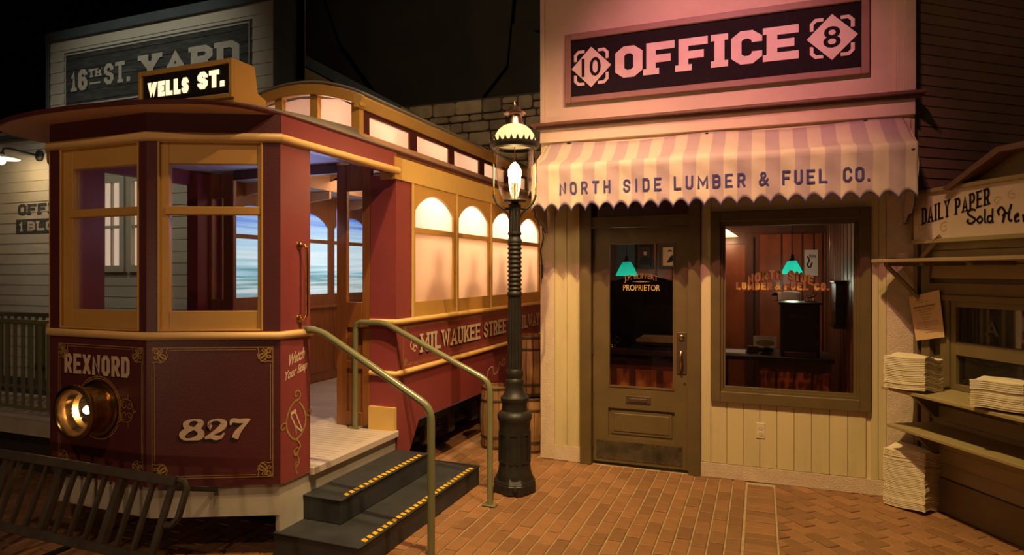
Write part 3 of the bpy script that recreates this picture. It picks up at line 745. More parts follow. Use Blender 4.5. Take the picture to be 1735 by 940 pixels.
# ---- awning
aw = thing('shop_awning', 'striped cream and mauve canvas awning lettered for a lumber firm', 'awning', (-.4, 5.0, 2.2))
def stripe_mat():
    m = mat('striped_canvas', (.6, .5, .4), .8, bump=.15, bscale=30)
    nt = m.node_tree; N = nt.nodes; L = nt.links; b = N['Principled BSDF']
    tc = N.new('ShaderNodeTexCoord'); sx = N.new('ShaderNodeSeparateXYZ'); L.new(tc.outputs['Object'], sx.inputs[0])
    a = N.new('ShaderNodeMath'); a.operation = 'MULTIPLY_ADD'; L.new(sx.outputs[0], a.inputs[0]); a.inputs[1].default_value = 1/.195; a.inputs[2].default_value = .3
    fr = N.new('ShaderNodeMath'); fr.operation = 'FRACT'; L.new(a.outputs[0], fr.inputs[0])
    r = N.new('ShaderNodeValToRGB'); r.color_ramp.interpolation = 'LINEAR'
    e = r.color_ramp.elements; e[0].position = 0; e[0].color = (.57, .47, .37, 1); e[1].position = .46; e[1].color = (.57, .47, .37, 1)
    for p_, c in ((.49, (.42, .32, .32, 1)), (.97, (.42, .32, .32, 1)), (1.0, (.57, .47, .37, 1))):
        q = e.new(p_); q.color = c
    L.new(fr.outputs[0], r.inputs[0])
    nz = N.new('ShaderNodeTexNoise'); nz.inputs['Scale'].default_value = 3; nz.inputs['Detail'].default_value = 6; L.new(tc.outputs['Object'], nz.inputs[0])
    mr = N.new('ShaderNodeMapRange'); mr.inputs[3].default_value = .8; mr.inputs[4].default_value = 1.15; L.new(nz.outputs[0], mr.inputs[0])
    hs = N.new('ShaderNodeHueSaturation'); L.new(r.outputs[0], hs.inputs['Color']); L.new(mr.outputs[0], hs.inputs['Value']); L.new(hs.outputs[0], b.inputs['Base Color']); return m
M['canvas'] = stripe_mat()
AX0, AX1 = -1.77, .985; NS = 24
def wrink(x, z): return .006*sin(x*9+z*7)+.004*sin(x*23+1.3*z*20)+.003*sin(x*41)
def valy(x, z): return 4.985+wrink(x, z)-.02*max(0, (z-2.35))/.2
def awn(u, v):
    xx = AX0+(AX1-AX0)*u
    if v < .42:                                     # sloping top, from the wall down to the front bar
        t = v/.42; sag = -.048*sin(pi*t)*(1+.5*sin(xx*4.7+.6))
        x2 = xx*(1-.012*(1-t)) - .02*(1-t)*(1 if u > .5 else -1)*0
        fold = .012*sin(xx*6+t*5)*sin(pi*t)+.006*sin(xx*17-t*9)*sin(pi*t)+.024*max(0, 1-abs(xx-.02)*2.4)*sin(pi*t)+.02*max(0, 1-abs(xx-.75)*4)*sin(2*pi*t)
        ztop = 2.775+.012*cos((xx+.4)*2*pi/1.2)*(1-t)
        return (x2, 5.388-.383*t, ztop-.235*t+sag+fold)
    t = (v-.42)/.58
    if t < .12:
        q = t/.12*pi/2; return (xx, 5.005-.026*sin(q), 2.54-.03*(1-cos(q)))
    zb = 2.150+.058*abs(sin(pi*NS*u))**.75
    zz = 2.51+(zb-2.51)*(t-.12)/.88
    return (xx, valy(xx, zz), zz)
cv = MB().grid(awn, 192, 22)
o = cv.build('canvas', M['canvas'], aw, smooth=60); md = o.modifiers.new('s', 'SOLIDIFY'); md.thickness = .004; md.offset = -1
pip = MB().tube([(awn(i/192, 1)[0], awn(i/192, 1)[1]-.003, awn(i/192, 1)[2]) for i in range(193)], .0045, 5)
pip.build('scallop_piping', M['navy'], aw, smooth=True)
for nm, X, sg in (('side_flap', AX0, -1), ('side_flap', AX1, 1)):
    def flap(u, v, X=X, sg=sg):
        y = 4.985+.385*u; zt = 2.52+.24*u
        zb = 2.17-.20*u+.035*abs(sin(pi*3.5*u))
        return (X+sg*(.012*sin(v*5+u*6)*v), y, zt+(zb-zt)*v)
    o = MB().grid(flap, 28, 10).build(nm, M['canvas'], aw, smooth=60); md = o.modifiers.new('s', 'SOLIDIFY'); md.thickness = .004
    MB().tube([flap(i/28, 1) for i in range(29)], .0045, 5).build('flap_piping', M['navy'], aw)
FAw = Fr((0, 0, 0), (1, 0, 0))
sf = lambda A, B: -(valy(A, B)-.009)
mb = MB()
for txt, p0, p1 in (('NORTH', 948, 1035), ('SIDE', 1056, 1121), ('LUMBER', 1142, 1263), ('&', 1288, 1301), ('FUEL', 1325, 1402), ('CO.', 1428, 1474)):
    a0 = onY(p0, 320, 4.985)[0]; a1 = onY(p1, 310, 4.985)[0]
    if txt == '&': font_text(mb, FAw, txt, a0-.01, a1+.01, 2.283, .100, 0, bold=.01, surf=sf)
    else: block_text(mb, FAw, txt, a0, a1, 2.283, .100, .0155, .015, ((a1-a0)-.056*sum(WT.get(q_, 1) for q_ in txt))/(len(txt)-1), 0, surf=sf)
mb.build('lettering', M['navy'], aw)
MB().tube([(AX0+.01, 5.0, 2.50), (AX1-.01, 5.0, 2.50)], .010, 8).build('front_bar', M['black'], aw)
for X in (AX0+.02, AX1-.02): MB().tube([(X, 5.0, 2.50), (X, 5.39, 2.30)], .009, 6).build('side_arm', M['black'], aw)
for px_, py_ in ((965, 245), (1198, 229), (1466, 208)):
    X, Z = onY(px_, py_, 5.39)
    MB().tube([(X-.035, 5.385, Z), (X, 5.375, Z+.008), (X+.035, 5.385, Z)], [.006, .014, .006], 6).build('cleat', M['black'], aw)
MB().lathe((AX1-.03, 4.99, 2.48), [(.016, 0), (.012, .02)], 10, ax=(0, -1, .3)).build('cleat', M['black'], aw)
# cord hanging by the left corner
t = MB().tube([(-1.80, 5.36, 2.05), (-1.79, 5.355, 1.95), (-1.815, 5.35, 1.85), (-1.80, 5.35, 1.72)], .006, 6).tube([(-1.80, 5.35, 1.72), (-1.80, 5.35, 1.60)], [.014, .010], 8).tube([(-1.805, 5.35, 1.60), (-1.812, 5.35, 1.55)], .004, 6)
tag(t.build('pull_cord', M['black'], smooth=True), 'black awning pull cord hanging at the left corner of the office', 'cord')

# ================================================================ STREETCAR
car = thing('streetcar', 'maroon and cream wooden streetcar number 827 with lit arched windows', 'streetcar', (-3.58, 2.62, 0))
XR, XL = -2.58, -4.58
PL = [(XR, 3.20), (XR, 2.94), (-3.25, 2.62), (-4.07, 2.62), (XL, 2.95), (XL, 3.27)]
def facet(p, q):
    return Fr((p[0], p[1], 0), (q[0]-p[0], q[1]-p[1], 0)), hypot(q[0]-p[0], q[1]-p[1])
FA, WA = facet(PL[3], PL[2]); FBx, WB = facet(PL[2], PL[1]); FC_, WC = facet(PL[1], PL[0]); FD, WD = facet(PL[4], PL[3]); FE, WE = facet(PL[5], PL[4])
FS = Fr((XR, 0, 0), (0, 1, 0))
def corner_scroll(F, cx, cz, sx, sz, parent, r=.085):
    mb = MB(); T = lambda pts: [(cx+sx*a*r, cz+sz*b*r) for a, b in pts]
    for P, h in ((spiral(.25, .25, .22, .05, 200, 640), .045), (spiral(.62, .22, .15, .04, 120, 520), .04), (spiral(.22, .62, .15, .04, -30, 330), .04),
                 ([(.30, .30), (.6, .6), (.85, .78)], .07), ([(.35, .5), (.5, .85), (.78, .95)], .05), ([(.5, .35), (.85, .5), (.95, .78)], .05),
                 ([(0, 1), (0, 0), (1, 0)], .025), ([(1, 0), (.92, .3), (1, .55), (.8, .9), (.55, 1), (.3, .92), (0, 1)], .03)):
        mb.stroke(F, T(P), h*r, .0022)
    return mb.build('corner_scroll', M['goldline'], parent)
def gold_border(F, a0, a1, b0, b1, parent, r=.085, corners=True):
    mb = MB()
    for i, h in ((0, .0022), (.013, .0016)):
        n = r*.95 if i else r*.55
        x0, x1, y0, y1 = a0+i, a1-i, b0+i, b1-i
        for P in ([(x0+n, y0), (x1-n, y0)], [(x0+n, y1), (x1-n, y1)], [(x0, y0+n), (x0, y1-n)], [(x1, y0+n), (x1, y1-n)]): mb.stroke(F, P, h, .002)
    mb.build('gold_border', M['goldline'], parent)
    if corners:
        for cx, sx in ((a0, 1), (a1, -1)):
            for cz, sz in ((b0, 1), (b1, -1)): corner_scroll(F, cx, cz, sx, sz, parent, r)
def win_frame(F, a0, a1, g0, g1):
    """sash window of the front: red posts are the body's; this is ochre frame, rail and pane"""
    b0, b1, h0, h1 = 1.315, 2.405, 1.43, 2.275
    f = MB()
    for q in ((a0, g0, b0, b1), (g1, a1, b0, b1), (g0, g1, b0, h0), (g0, g1, h1, b1)): f.fb(F, *q, -.055, -.012)
    o_ = .012
    f.frame4(F, a0, a1, b0, b1, o_, -.0118, .006)
    fr = bevel(f.build('window_frame', M['ochre'], car), .003)
    bevel(MB().fb(F, g0-.02, g1+.02, 1.982, 2.03, -.05, -.002).build('meeting_rail', M['ochre'], fr), .004)
    MB().fb(F, g0, g1, h0, h1, -.045, -.041).build('glass', M['pane'], fr)
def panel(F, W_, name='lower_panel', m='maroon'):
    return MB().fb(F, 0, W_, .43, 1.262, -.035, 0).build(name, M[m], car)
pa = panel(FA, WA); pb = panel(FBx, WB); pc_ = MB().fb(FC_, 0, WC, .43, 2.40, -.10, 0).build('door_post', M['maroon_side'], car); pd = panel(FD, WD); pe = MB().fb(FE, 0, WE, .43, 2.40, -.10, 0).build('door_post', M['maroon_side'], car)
for F, W_, w0, w1, g0, g1 in ((FA, WA, .092, .760, .185, .735), (FBx, WB, .060, .645, .118, .610), (FD, WD, .05, .56, .11, .50)):
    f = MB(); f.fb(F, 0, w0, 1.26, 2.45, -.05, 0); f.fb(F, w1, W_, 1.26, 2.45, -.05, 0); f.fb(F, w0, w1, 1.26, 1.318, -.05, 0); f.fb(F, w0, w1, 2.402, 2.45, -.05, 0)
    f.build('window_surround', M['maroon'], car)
    win_frame(F, w0, w1, g0, g1)
gold_border(FA, .082, .795, .49, 1.222, pa); gold_border(FBx, .031, .701, .478, 1.222, pb)
# frieze, beads
fz = MB()
for F, W_ in ((FA, WA), (FBx, WB), (FD, WD)): fz.fb(F, 0, W_, 2.44, 2.56, -.05, .002)
fz.build('frieze', M['maroon'], car)
MB().fb(FS, 2.945, 4.20, 2.40, 2.56, -.05, .002).build('door_header', M['maroon_side'], car); MB().fb(Fr((XL, 0, 0), (0, -1, 0)), -4.2, -2.95, 2.40, 2.56, -.05, .002).build('door_header', M['maroon_side'], car)
def off(pts, d):
    out = []
    for i, p in enumerate(pts):
        c = Vector((-3.58, 3.9)); v = (Vector(p)-c).normalized(); out.append((p[0]+v.x*d, p[1]+v.y*d))
    return out
for z, r, end in ((1.288, .024, 3.21), (2.425, .028, 4.21)):
    pts = [(XR+.006, end)]+PL[1:5]+[(XL-.006, end)]
    MB().tube([(a, b, z) for a, b in pts], r, 10, caps=True).build('belt_moulding', M['cream_bead'], car, smooth=60)
# lettering on the front
def shadowed(F, fn, d, parent, sx=-.006, sz=-.009, m='letter'):
    a = MB(); fn(a, sx, sz, d); a.build('lettering_shadow', M['black'], parent)
    a = MB(); fn(a, 0, 0, d+.0012); a.build('lettering', M[m], parent)
shadowed(FA, lambda mb, sx, sz, d: block_text(mb, FA, 'REXNORD', .135+sx, .690+sx, 1.045+sz, .120, .027, .022, .012, d), .002, pa)
def num827(mb, sx, sz, d):
    K = lambda pts: cat_rom(pts, 8)
    def put(pts):
        P = K(pts); X = [(.185+sx+(p[0]+p[1]*.22)*.118, .697+sz+p[1]*.118) for p in P]
        mb.stroke(FBx, X, [p[2]*.118 for p in P], d)
    put([(.52, .53, .07), (.2, .62, .13), (.12, .78, .14), (.28, .93, .06), (.55, .95, .05), (.78, .85, .13), (.74, .66, .14), (.54, .53, .08)])
    put([(.50, .56, .08), (.22, .45, .13), (.05, .25, .15), (.2, .05, .07), (.5, .03, .06), (.85, .12, .14), (.92, .3, .16), (.75, .48, .12), (.5, .56, .07)])
    put([(1.22, .72, .11), (1.26, .66, .10), (1.20, .80, .07), (1.35, .93, .05), (1.65, .94, .07), (1.88, .78, .16), (1.80, .55, .15), (1.45, .28, .08), (1.15, .08, .05)])
    put([(1.15, .07, .06), (1.4, .14, .09), (1.65, .09, .12), (1.90, .12, .08), (2.0, .32, .03)])
    put([(2.22, .68, .03), (2.26, .90, .10), (2.6, .88, .11), (2.95, .90, .10), (3.10, .96, .03)])
    put([(3.05, .93, .05), (2.80, .60, .10), (2.62, .28, .15), (2.58, .04, .16)])
shadowed(FBx, num827, .002, pb, -.012, -.012)
# watch your step, drawn as brush script
ws = MB()
font_text(ws, FC_, 'Watch', .055, .200, 1.095, .068, .002, bold=.03, sh=.25, warp=lambda A, B: (A, B+.25*(A-.05)))
font_text(ws, FC_, 'Your Step', .020, .222, 1.000, .068, .002, bold=.03, sh=.25, warp=lambda A, B: (A, B+.25*(A-.02)))
ws.build('lettering', M['letter'], pc_)
sc = MB()
def sp(P, h): sc.stroke(FC_, [(.130+a*.145, .765+b*.138) for a, b in P], h, .002)
sp(cat_rom([(.1, .95), (-.3, .7), (-.55, .2), (-.5, -.3), (-.1, -.75), (.35, -.6), (.6, -.1), (.5, .4), (.2, .8)], 6), .006)
sp(spiral(.05, 1.15, .28, .05, -100, 300), .004); sp(spiral(-.75, -.1, .22, .04, 0, 360), .004); sp(spiral(.82, .25, .2, .04, 200, 520), .004)
sp(cat_rom([(.05, -.8), (.25, -1.1), (0, -1.4), (-.15, -1.2)], 6), .005); sp(spiral(.02, -1.35, .22, .04, 60, 420), .004); sp(cat_rom([(.1, -1.5), (.2, -1.8), (.0, -2.0), (.08, -2.3)], 5), .004); sp(spiral(.02, -1.9, .14, .03, 60, 420), .003)
sc.build('painted_scroll', M['goldleaf'], pc_)
sc = MB()
sp(cat_rom([(-.28, .35), (-.05, .38), (.1, .1), (.3, -.3), (.38, -.5), (.15, -.35), (0, -.2), (.0, -.5), (-.08, -.1), (-.25, .2), (-.28, .35)], 5), .005); sp([(-.32, .38), (.0, .48)], .010)
sc.build('painted_shoe', M['letter'], pc_)
# grab handle
gh = MB().tube([FS.p(3.10, 1.815, .0), FS.p(3.10, 1.815, .045), FS.p(3.105, 1.79, .055), FS.p(3.105, 1.40, .055), FS.p(3.10, 1.375, .045), FS.p(3.10, 1.375, 0)], .010, 10)
for z in (1.815, 1.375): gh.lathe(FS.p(3.10, z, 0), [(.026, 0), (.024, .008), (.012, .014)], 12, ax=(1, 0, 0))
gh.build('grab_handle', M['brass'], car, smooth=True)

# headlight
hx, hz = onY(168, 690, 2.62); ax = (0.04, -1, 0)
hl = MB().lathe((hx, 2.615, hz), [(.160, 0), (.162, .012), (.150, .02), (.135, .02), (.135, .12), (.150, .125), (.158, .135), (.158, .155), (.135, .16), (.125, .15), (.120, .10), (.085, .03)], 40, ax=ax, cap=False)
hl = hl.build('headlight', M['brass'], car, smooth=True)
MB().lathe((hx, 2.60, hz), [(.122, .10), (.10, .04), (.06, .01), (.01, .0)], 32, ax=ax, cap=False).build('reflector', M['chrome'], hl, smooth=True)
MB().lathe((hx, 2.60, hz), [(.002, .03), (.020, .04), (.024, .055), (.014, .07), (.002, .075)], 12, ax=ax).build('bulb', M['bulb'], hl, smooth=True)
MB().lathe((hx, 2.60, hz), [(.121, .135), (.09, .142), (.002, .147)], 32, ax=ax, cap=False).build('lens', M['globe'], hl, smooth=True)
point('headlight_glow', (hx, 2.535, hz), (1, .7, .5), 1.2, .02)
sc = MB()
for sx in (-1, 1):
    for sz in (-1, 1):
        def q(P, h=.0022): sc.stroke(FA, [(hx+4.07+sx*(.17+a), hz+sz*b) for a, b in P], h, .002)
        q(spiral(.045, .028, .026, .006, 90, 420)); q(spiral(.085, .03, .022, .005, 200, 560)); q(cat_rom([(0, .0), (.03, .06), (.07, .065), (.10, .05), (.115, .01), (.14, 0)], 5)); q([(.07, .07), (.075, .095)]); q([(-.01, .09), (.02, .05)])
for r_ in (.172, .185): sc.stroke(FA, [(hx+4.07+r_*cos(t*pi/20), hz+r_*sin(t*pi/20)) for t in range(40)], .0028, .002, closed=True)
sc.build('headlight_scroll', M['goldline'], pa)

# hood and roof
half = [(0.985, 9.0), (.985, 6.0), (.985, 4.4), (.985, 3.6), (.98, 3.1), (.955, 2.88), (.90, 2.72), (.80, 2.61), (.65, 2.535), (.50, 2.49), (.31, 2.452), (0, 2.425),
        (-.33, 2.43), (-.60, 2.465), (-.80, 2.52), (-.95, 2.60), (-1.04, 2.72), (-1.08, 2.88), (-1.09, 3.1), (-1.09, 3.6), (-1.09, 4.4), (-1.09, 6.0), (-1.09, 9.0)]
CX = -3.58
cont = cat_rom(half, 3)
def inner(p):
    x, y = p
    if y > 4.28: return (math.copysign(.60, x), y)
    k = min(1, abs(x)/.95); 
    return (max(-.6, min(.6, x*.62)), 4.28)
prof = [(0, 0), (.05, .09), (.16, .22), (.38, .45), (.65, .70), (1, 1)]
vs = []; fs = []
for p in cont:
    q = inner(p)
    for t, zz in prof:
        H = .14 if p[1] > 4.28 else .14+.07*min(1, (4.28-p[1])/1.2)
        vs.append((CX+p[0]+(q[0]-p[0])*t, p[1]+(q[1]-p[1])*t, 2.585+H*zz))
n = len(prof)
for i in range(len(cont)-1):
    for j in range(n-1): fs.append((i*n+j, (i+1)*n+j, (i+1)*n+j+1, i*n+j+1))
MB().add(vs, fs).build('roof', M['roofgrey'], car, smooth=60)
MB().tube([(CX+p[0], p[1], 2.572) for p in cont], .014, 6).build('roof_edge', M['maroon'], car, smooth=True)
sf_ = MB(); vs = [(CX+p[0], p[1], 2.560) for p in cont]; vs += [(CX+max(-.9, min(.9, p[0]*.9)), max(p[1], 2.9), 2.560) for p in cont]; m_ = len(cont)
sf_.add(vs, [(i, i+1, m_+i+1, m_+i) for i in range(m_-1)]); sf_.build('soffit', M['soffit'], car)
MB().prism(Fr((0, 0, 2.52), (1, 0, 0), (0, 1, 0)), [(-3.27, 2.67), (XR-.04, 2.99), (XR-.04, 4.22), (XL+.04, 4.22), (XL+.04, 3.0), (-4.05, 2.67)], 0, .02).build('vestibule_ceiling', M['ceilwhite'], car)

# destination box
yb_ = 3.21; FDs = Fr((0, yb_, 0), (1, 0, 0)); d0_, d1_ = -4.04, -3.19
db = MB(); db.frame4(FDs, d0_, d1_, 2.79, 3.045, .03, -.001, .022)
db.prism(Fr((d0_, 0, 0), (0, 1, 0)), [(yb_, 2.62), (yb_+.30, 2.62), (yb_+.29, 2.84), (yb_+.21, 2.87), (yb_+.18, 3.045), (yb_, 3.045)], 0, .85)
db = bevel(db.build('destination_box', M['ochre'], car), .004)
MB().fb(FDs, d0_+.03, d1_-.03, 2.82, 3.015, .0005, .003).build('sign_face', M['black'], db)
mb = MB(); block_text(mb, FDs, 'WELLS', -3.965, -3.585, 2.862, .105, .036, .030, .010, .005); block_text(mb, FDs, 'ST.', -3.505, -3.275, 2.872, .115, .038, .032, .012, .005)
mb.build('lit_lettering', M['destlet'], db)

# clerestory
cx0, cx1, cy0, cy1 = CX-.60, CX+.60, 4.28, 9.0
ztop = lambda x: 3.05+.15*(1-((x-CX)/.65)**2)
FK = Fr((0, cy0, 0), (1, 0, 0))
arch = [(CX-.65+1.3*i/24, ztop(CX-.65+1.3*i/24)) for i in range(25)]; low = [(x, z-.085) for x, z in arch[::-1]]
bevel(MB().prism(FK, arch+low, -.03, .035).build('clerestory_arch', M['ochre'], car), .004)
mu = MB()
for x_ in (-.57, -.18, .18, .585): MB().fb(FK, CX+x_-.045, CX+x_+.03, 2.62, ztop(CX+x_)-.07, -.05, .01).build('clerestory_mullion', M['ochre'], car)
MB().prism(FK, [(CX-.6, 2.62), (CX+.6, 2.62), (CX+.6, 2.95), (CX+.4, 3.06), (CX, 3.1), (CX-.4, 3.06), (CX-.6, 2.95)], -.035, -.03).build('clerestory_front_pane', M['clere'], car)
vs = []; fs = []
for i in range(17):
    x_ = CX-.68+1.36*i/16
    for y_ in (cy0-.02, cy1): vs.append((x_, y_, ztop(x_)+.012))
for i in range(16): fs.append((2*i, 2*i+1, 2*i+3, 2*i+2))
o = MB().add(vs, fs).build('clerestory_roof', M['roofgrey'], car, smooth=True); md = o.modifiers.new('s', 'SOLIDIFY'); md.thickness = .02
W1 = [onX(p, 250, cx1)[0] for p in (626, 694.7, 706.7, 761, 769.8, 812)]
wins = [(W1[0], W1[1]), (W1[2], W1[3]), (W1[4], W1[5])]; st_ = W1[4]-W1[2]
while wins[-1][1] < 8.2: wins.append((wins[-1][0]+st_, wins[-1][1]+st_))
FQ = Fr((cx1, 0, 0), (0, 1, 0)); zb0, zb1 = 2.765, 2.925
for Fq, pref in ((FQ, 1), (Fr((cx0, 0, 0), (0, 1, 0)), -1)):
    pn_ = MB(); prev = cy0+.02
    for a, b in wins:
        pn_.fb(Fq, prev, a, 2.70, 3.0, -.03, .0); prev = b
        pn_.fb(Fq, a, b, 2.70, zb0, -.03, 0); pn_.fb(Fq, a, b, zb1, 3.0, -.03, 0)
    pn_.fb(Fq, prev, cy1, 2.70, 3.0, -.03, 0)
    side = pn_.build('clerestory_side', M['maroon'], car)
    for a, b in wins: MB().fb(Fq, a, b, zb0, zb1, -.022, -.018).build('clerestory_pane', M['clere'], side)
bevel(MB().prism(Fr((0, 0, 0), (1, 0, 0)), [(cx1-.02, 2.96), (cx1+.02, 2.96), (cx1+.075, 3.03), (cx1+.06, 3.055), (cx1-.02, 3.07)], -cy1, -cy0+.035).build('clerestory_cornice', M['cream_side'], car), .003)
for y_ in (4.75, 5.7, 6.7, 7.8): area('clerestory_lamp', (CX+.1, y_, 2.98), (CX+2, y_, 2.86), (1, .72, .50), 5, .5, .08)
area('clerestory_front_lamp', (CX, 4.9, 2.9), (CX, 4.2, 2.88), (1, .70, .56), 3.5, .9, .2)

# side wall of the saloon
sw = MB(); YS = 9.0
MB().box(-2.81, XR-.001, 4.196, 4.43, .45, 2.40).build('corner_pillar', M['maroon_side'], car)
low_ = MB().prism(FS, [(4.21, 1.255), (YS, 1.255), (YS, .42), (4.55, .47), (4.36, .20), (4.21, .20)], -.035, .0).build('side_panel', M['maroon_side'], car)
MB().fb(FS, 4.26, YS, 2.362, 2.53, -.10, .012).build('fascia_board', M['cream_side'], car)
MB().box(-2.70, XR+.012, 4.16, 4.26, 2.362, 2.53).build('fascia_end', M['ochre'], car)
MB().tube([(-2.81, 4.19, 1.275), (XR-.01, 4.19, 1.275), (XR+.008, 4.25, 1.275), (XR+.008, YS, 1.275)], .022, 10).build('belt_moulding', M['cream_bead'], car, smooth=60)
MB().tube([(-2.81, 4.19, .880), (XR-.01, 4.19, .880), (XR+.008, 4.25, .880), (XR+.008, YS, .880)], .022, 10).build('belt_moulding', M['cream_bead'], car, smooth=60)
MB().box(-2.81, -2.58, 4.165, 4.20, .45, .625).build('kick_block', M['cream_side'], car)
gy0, gw, gs = 4.476, .684, .79
def bay(F, k, d0, d1, m, glassmats, depth, parent, nm='window_panel'):
    a0 = gy0+gs*k; a1 = a0+gw; L_ = a0-.053; R_ = a1+.053
    arch_ = [(a0+gw*i/12, 2.150+.145*sin(pi*i/12)**.75) for i in range(13)]
    f = MB()
    f.fb(F, L_, a0, 1.285, 2.15, d0, d1); f.fb(F, a1, R_, 1.285, 2.15, d0, d1); f.fb(F, a0, a1, 1.285, 1.415, d0, d1)
    for i in range(12):
        (p, q), (r, s) = arch_[i], arch_[i+1]
        f.prism(F, [(p, q), (r, s), (r, 2.365), (p, 2.365)], d0, d1)
    f.fb(F, L_, a0, 2.15, 2.365, d0, d1); f.fb(F, a1, R_, 2.15, 2.365, d0, d1)
    f.fb(F, a0, a1, 1.972, 2.014, d0, d1)
    w_ = f.build(nm, M[m], parent)
    MB().fb(F, a0, a1, 1.415, 1.972, depth-.003, depth).build('lower_pane', M[glassmats[0]], w_)
    MB().fb(F, a0, a1, 2.014, 2.31, depth-.003, depth).build('arched_pane', M[glassmats[1]], w_)
    return w_
for k in range(6):
    w_ = bay(FS, k, -.035, .004, 'cream_side' if False else 'ochre', ('frost', 'frost_top'), -.012, car)
    bevel(MB().fb(FS, gy0+gs*k-.063, gy0+gs*k-.040, 1.285, 2.365, .004, .018).build('batten', M['cream_side'], w_), .003)
    s_ = MB()
    for z in (1.35, 1.65, 1.95, 2.2): s_.lathe(FS.p(gy0+gs*k-.075, z, .004), [(.006, 0), (.004, .004)], 6, ax=(1, 0, 0))
    s_.build('screw_head', M['trimbrown'], w_, kind='stuff')
# light box behind the frosted panes, with the passengers' silhouettes
MB().box(-3.00, -2.97, 4.43, 9.0, 1.29, 2.45).build('light_box_back', M['white'], car)
MB().box(-3.00, -2.62, 4.43, 9.0, 2.43, 2.45).build('light_box_top', M['white'], car)
for k in range(6):
    y_ = gy0+gs*k+gw/2
    area('window_light_top', (-2.80, y_, 2.40), (-2.66, y_, 1.9), (1, .91, .78), 5.0, .5, .12)
    area('window_light_back', (-2.95, y_, 1.62), (-2.6, y_, 1.66), (1, .76, .50), 1.6, .6, .5)
FP = Fr((-2.70, 0, 0), (0, 1, 0))
for k, (o1, s1) in enumerate(((.42, 1.1), (.36, .95), (.30, 1.0), (.40, .9), (.3, 1))):
    yy = gy0+gs*k+o1
    P = [(-.22, -.30), (.22, -.30), (.20, -.02), (.13, .06), (.045, .10), (.045, .13), (.08, .18), (.08, .26), (.04, .31), (-.04, .31), (-.08, .26), (-.08, .18), (-.045, .13), (-.045, .10), (-.13, .06), (-.20, -.02)]
    MB().prism(FP, [(yy+a*s1, 1.50+b*s1) for a, b in P], 0, .01).build('passenger_silhouette', M['soffit'], car)
# lettering
gold_border(FS, 4.29, 8.8, .925, 1.235, low_, r=.06)
def rail_txt(mb, sx, sz, d):
    for t_, a, b in (('MILWAUKEE', 4.56, 5.75), ('STREET', 5.84, 6.56), ('RAILWAY', 6.67, 7.54)): block_text(mb, FS, t_, a+sx, b+sx, 1.0+sz, .155, .034, .028, .020, d, serif=True)
shadowed(FS, rail_txt, .002, low_, -.014, -.014)
sc = MB()
for P in (spiral(4.44, 1.07, .045, .01, 90, 430), spiral(4.47, 1.04, .035, .01, 0, 340), cat_rom([(5.92, .56), (5.95, .66), (6.06, .68), (6.1, .60), (6.2, .62), (6.25, .70), (6.3, .66)], 6), spiral(6.36, .68, .05, .02, 0, 360), cat_rom([(6.6, .62), (6.7, .74), (6.85, .80), (6.95, .74)], 6)): sc.stroke(FS, P, .006, .002)
sc.build('painted_scroll', M['letter'], low_)

# vestibule: deck, bulkhead, interior
dk_ = MB(); y_ = 2.72
while y_ < 7.0:
    e_ = max(0, 2.97-y_); dk_.box(XL+.05+e_*1.6, XR-.002-e_*2.15-(.45 if y_ > 4.15 else 0), y_, y_+.046, .425, .45); y_ += .05
dk_.build('deck_board', M['deck'], car, kind='stuff')
bevel(MB().box(XR-.05, XR+.02, 3.205, 4.20, .405, .452).build('deck_edge', M['deck'], car), .004)
MB().prism(Fr((0, 0, .36), (1, 0, 0), (0, 1, 0)), [(-3.22, 2.74), (XR-.08, 3.06), (XR-.08, 9), (XL+.08, 9), (XL+.08, 3.06), (-4.08, 2.74)], 0, .06).build('car_floor', M['black'], car)
sk = MB()
sp_ = [(XR-.018, 4.25), (XR-.018, 2.955), (-3.255, 2.645), (-4.065, 2.645), (XL+.018, 2.965), (XL+.018, 4.25)]
for i in range(len(sp_)-1):
    p, q = sp_[i+1], sp_[i]; F_ = Fr((p[0], p[1], 0), (q[0]-p[0], q[1]-p[1], 0)); sk.fb(F_, 0, hypot(q[0]-p[0], q[1]-p[1]), .245 if i else .06, .429, -.03, 0)
sk.build('skirt', M['skirt'], car)
MB().box(-4.3, -2.9, 3.35, 4.3, 0, .36).build('under_frame', M['black'], car)
FBk = Fr((0, 4.20, 0), (1, 0, 0))
def bulk(a0, a1, w0, w1):
    f = MB()
    for q in ((a0, w0, .45, 2.5), (w1, a1, .45, 2.5), (w0, w1, .45, .56), (w0, w1, .90, .96), (w0, w1, 1.22, 1.42), (w0, w1, 2.29, 2.5)): f.fb(FBk, *q, -.04, 0)
    f.fb(FBk, w0, w1, .45, 1.25, -.035, -.018)
    o = bevel(f.build('folding_door', M['wood'], car), .004)
    MB().fb(FBk, w0, w1, 1.42, 2.29, -.03, -.027).build('glass', M['pane'], o)
    return o
bulk(-3.13, -2.81, -3.035, -2.89); bulk(-4.55, -4.19, -4.43, -4.30)
MB().fb(FBk, -4.19, -3.13, 2.44, 2.52, -.05, 0).build('door_lintel', M['darkwood'], car)
FL = Fr((XL+.035, 0, 0), (0, 1, 0)); 
lw = MB().box(XL, XL+.035, 4.10, 9, .45, 1.285); lw = lw.build('inner_side_panel', M['wood'], car)
for k in range(6): bevel(MB().fb(FL, gy0+gs*k, gy0+gs*k+gw, .55, 1.15, 0, .012).build('wainscot_panel', M['wood'], lw), .004)
MB().tube([(XL+.05, 4.25, 1.27), (XL+.05, 8.9, 1.27)], .02, 8).build('inner_sill', M['wood'], lw)
M['screen'] = None
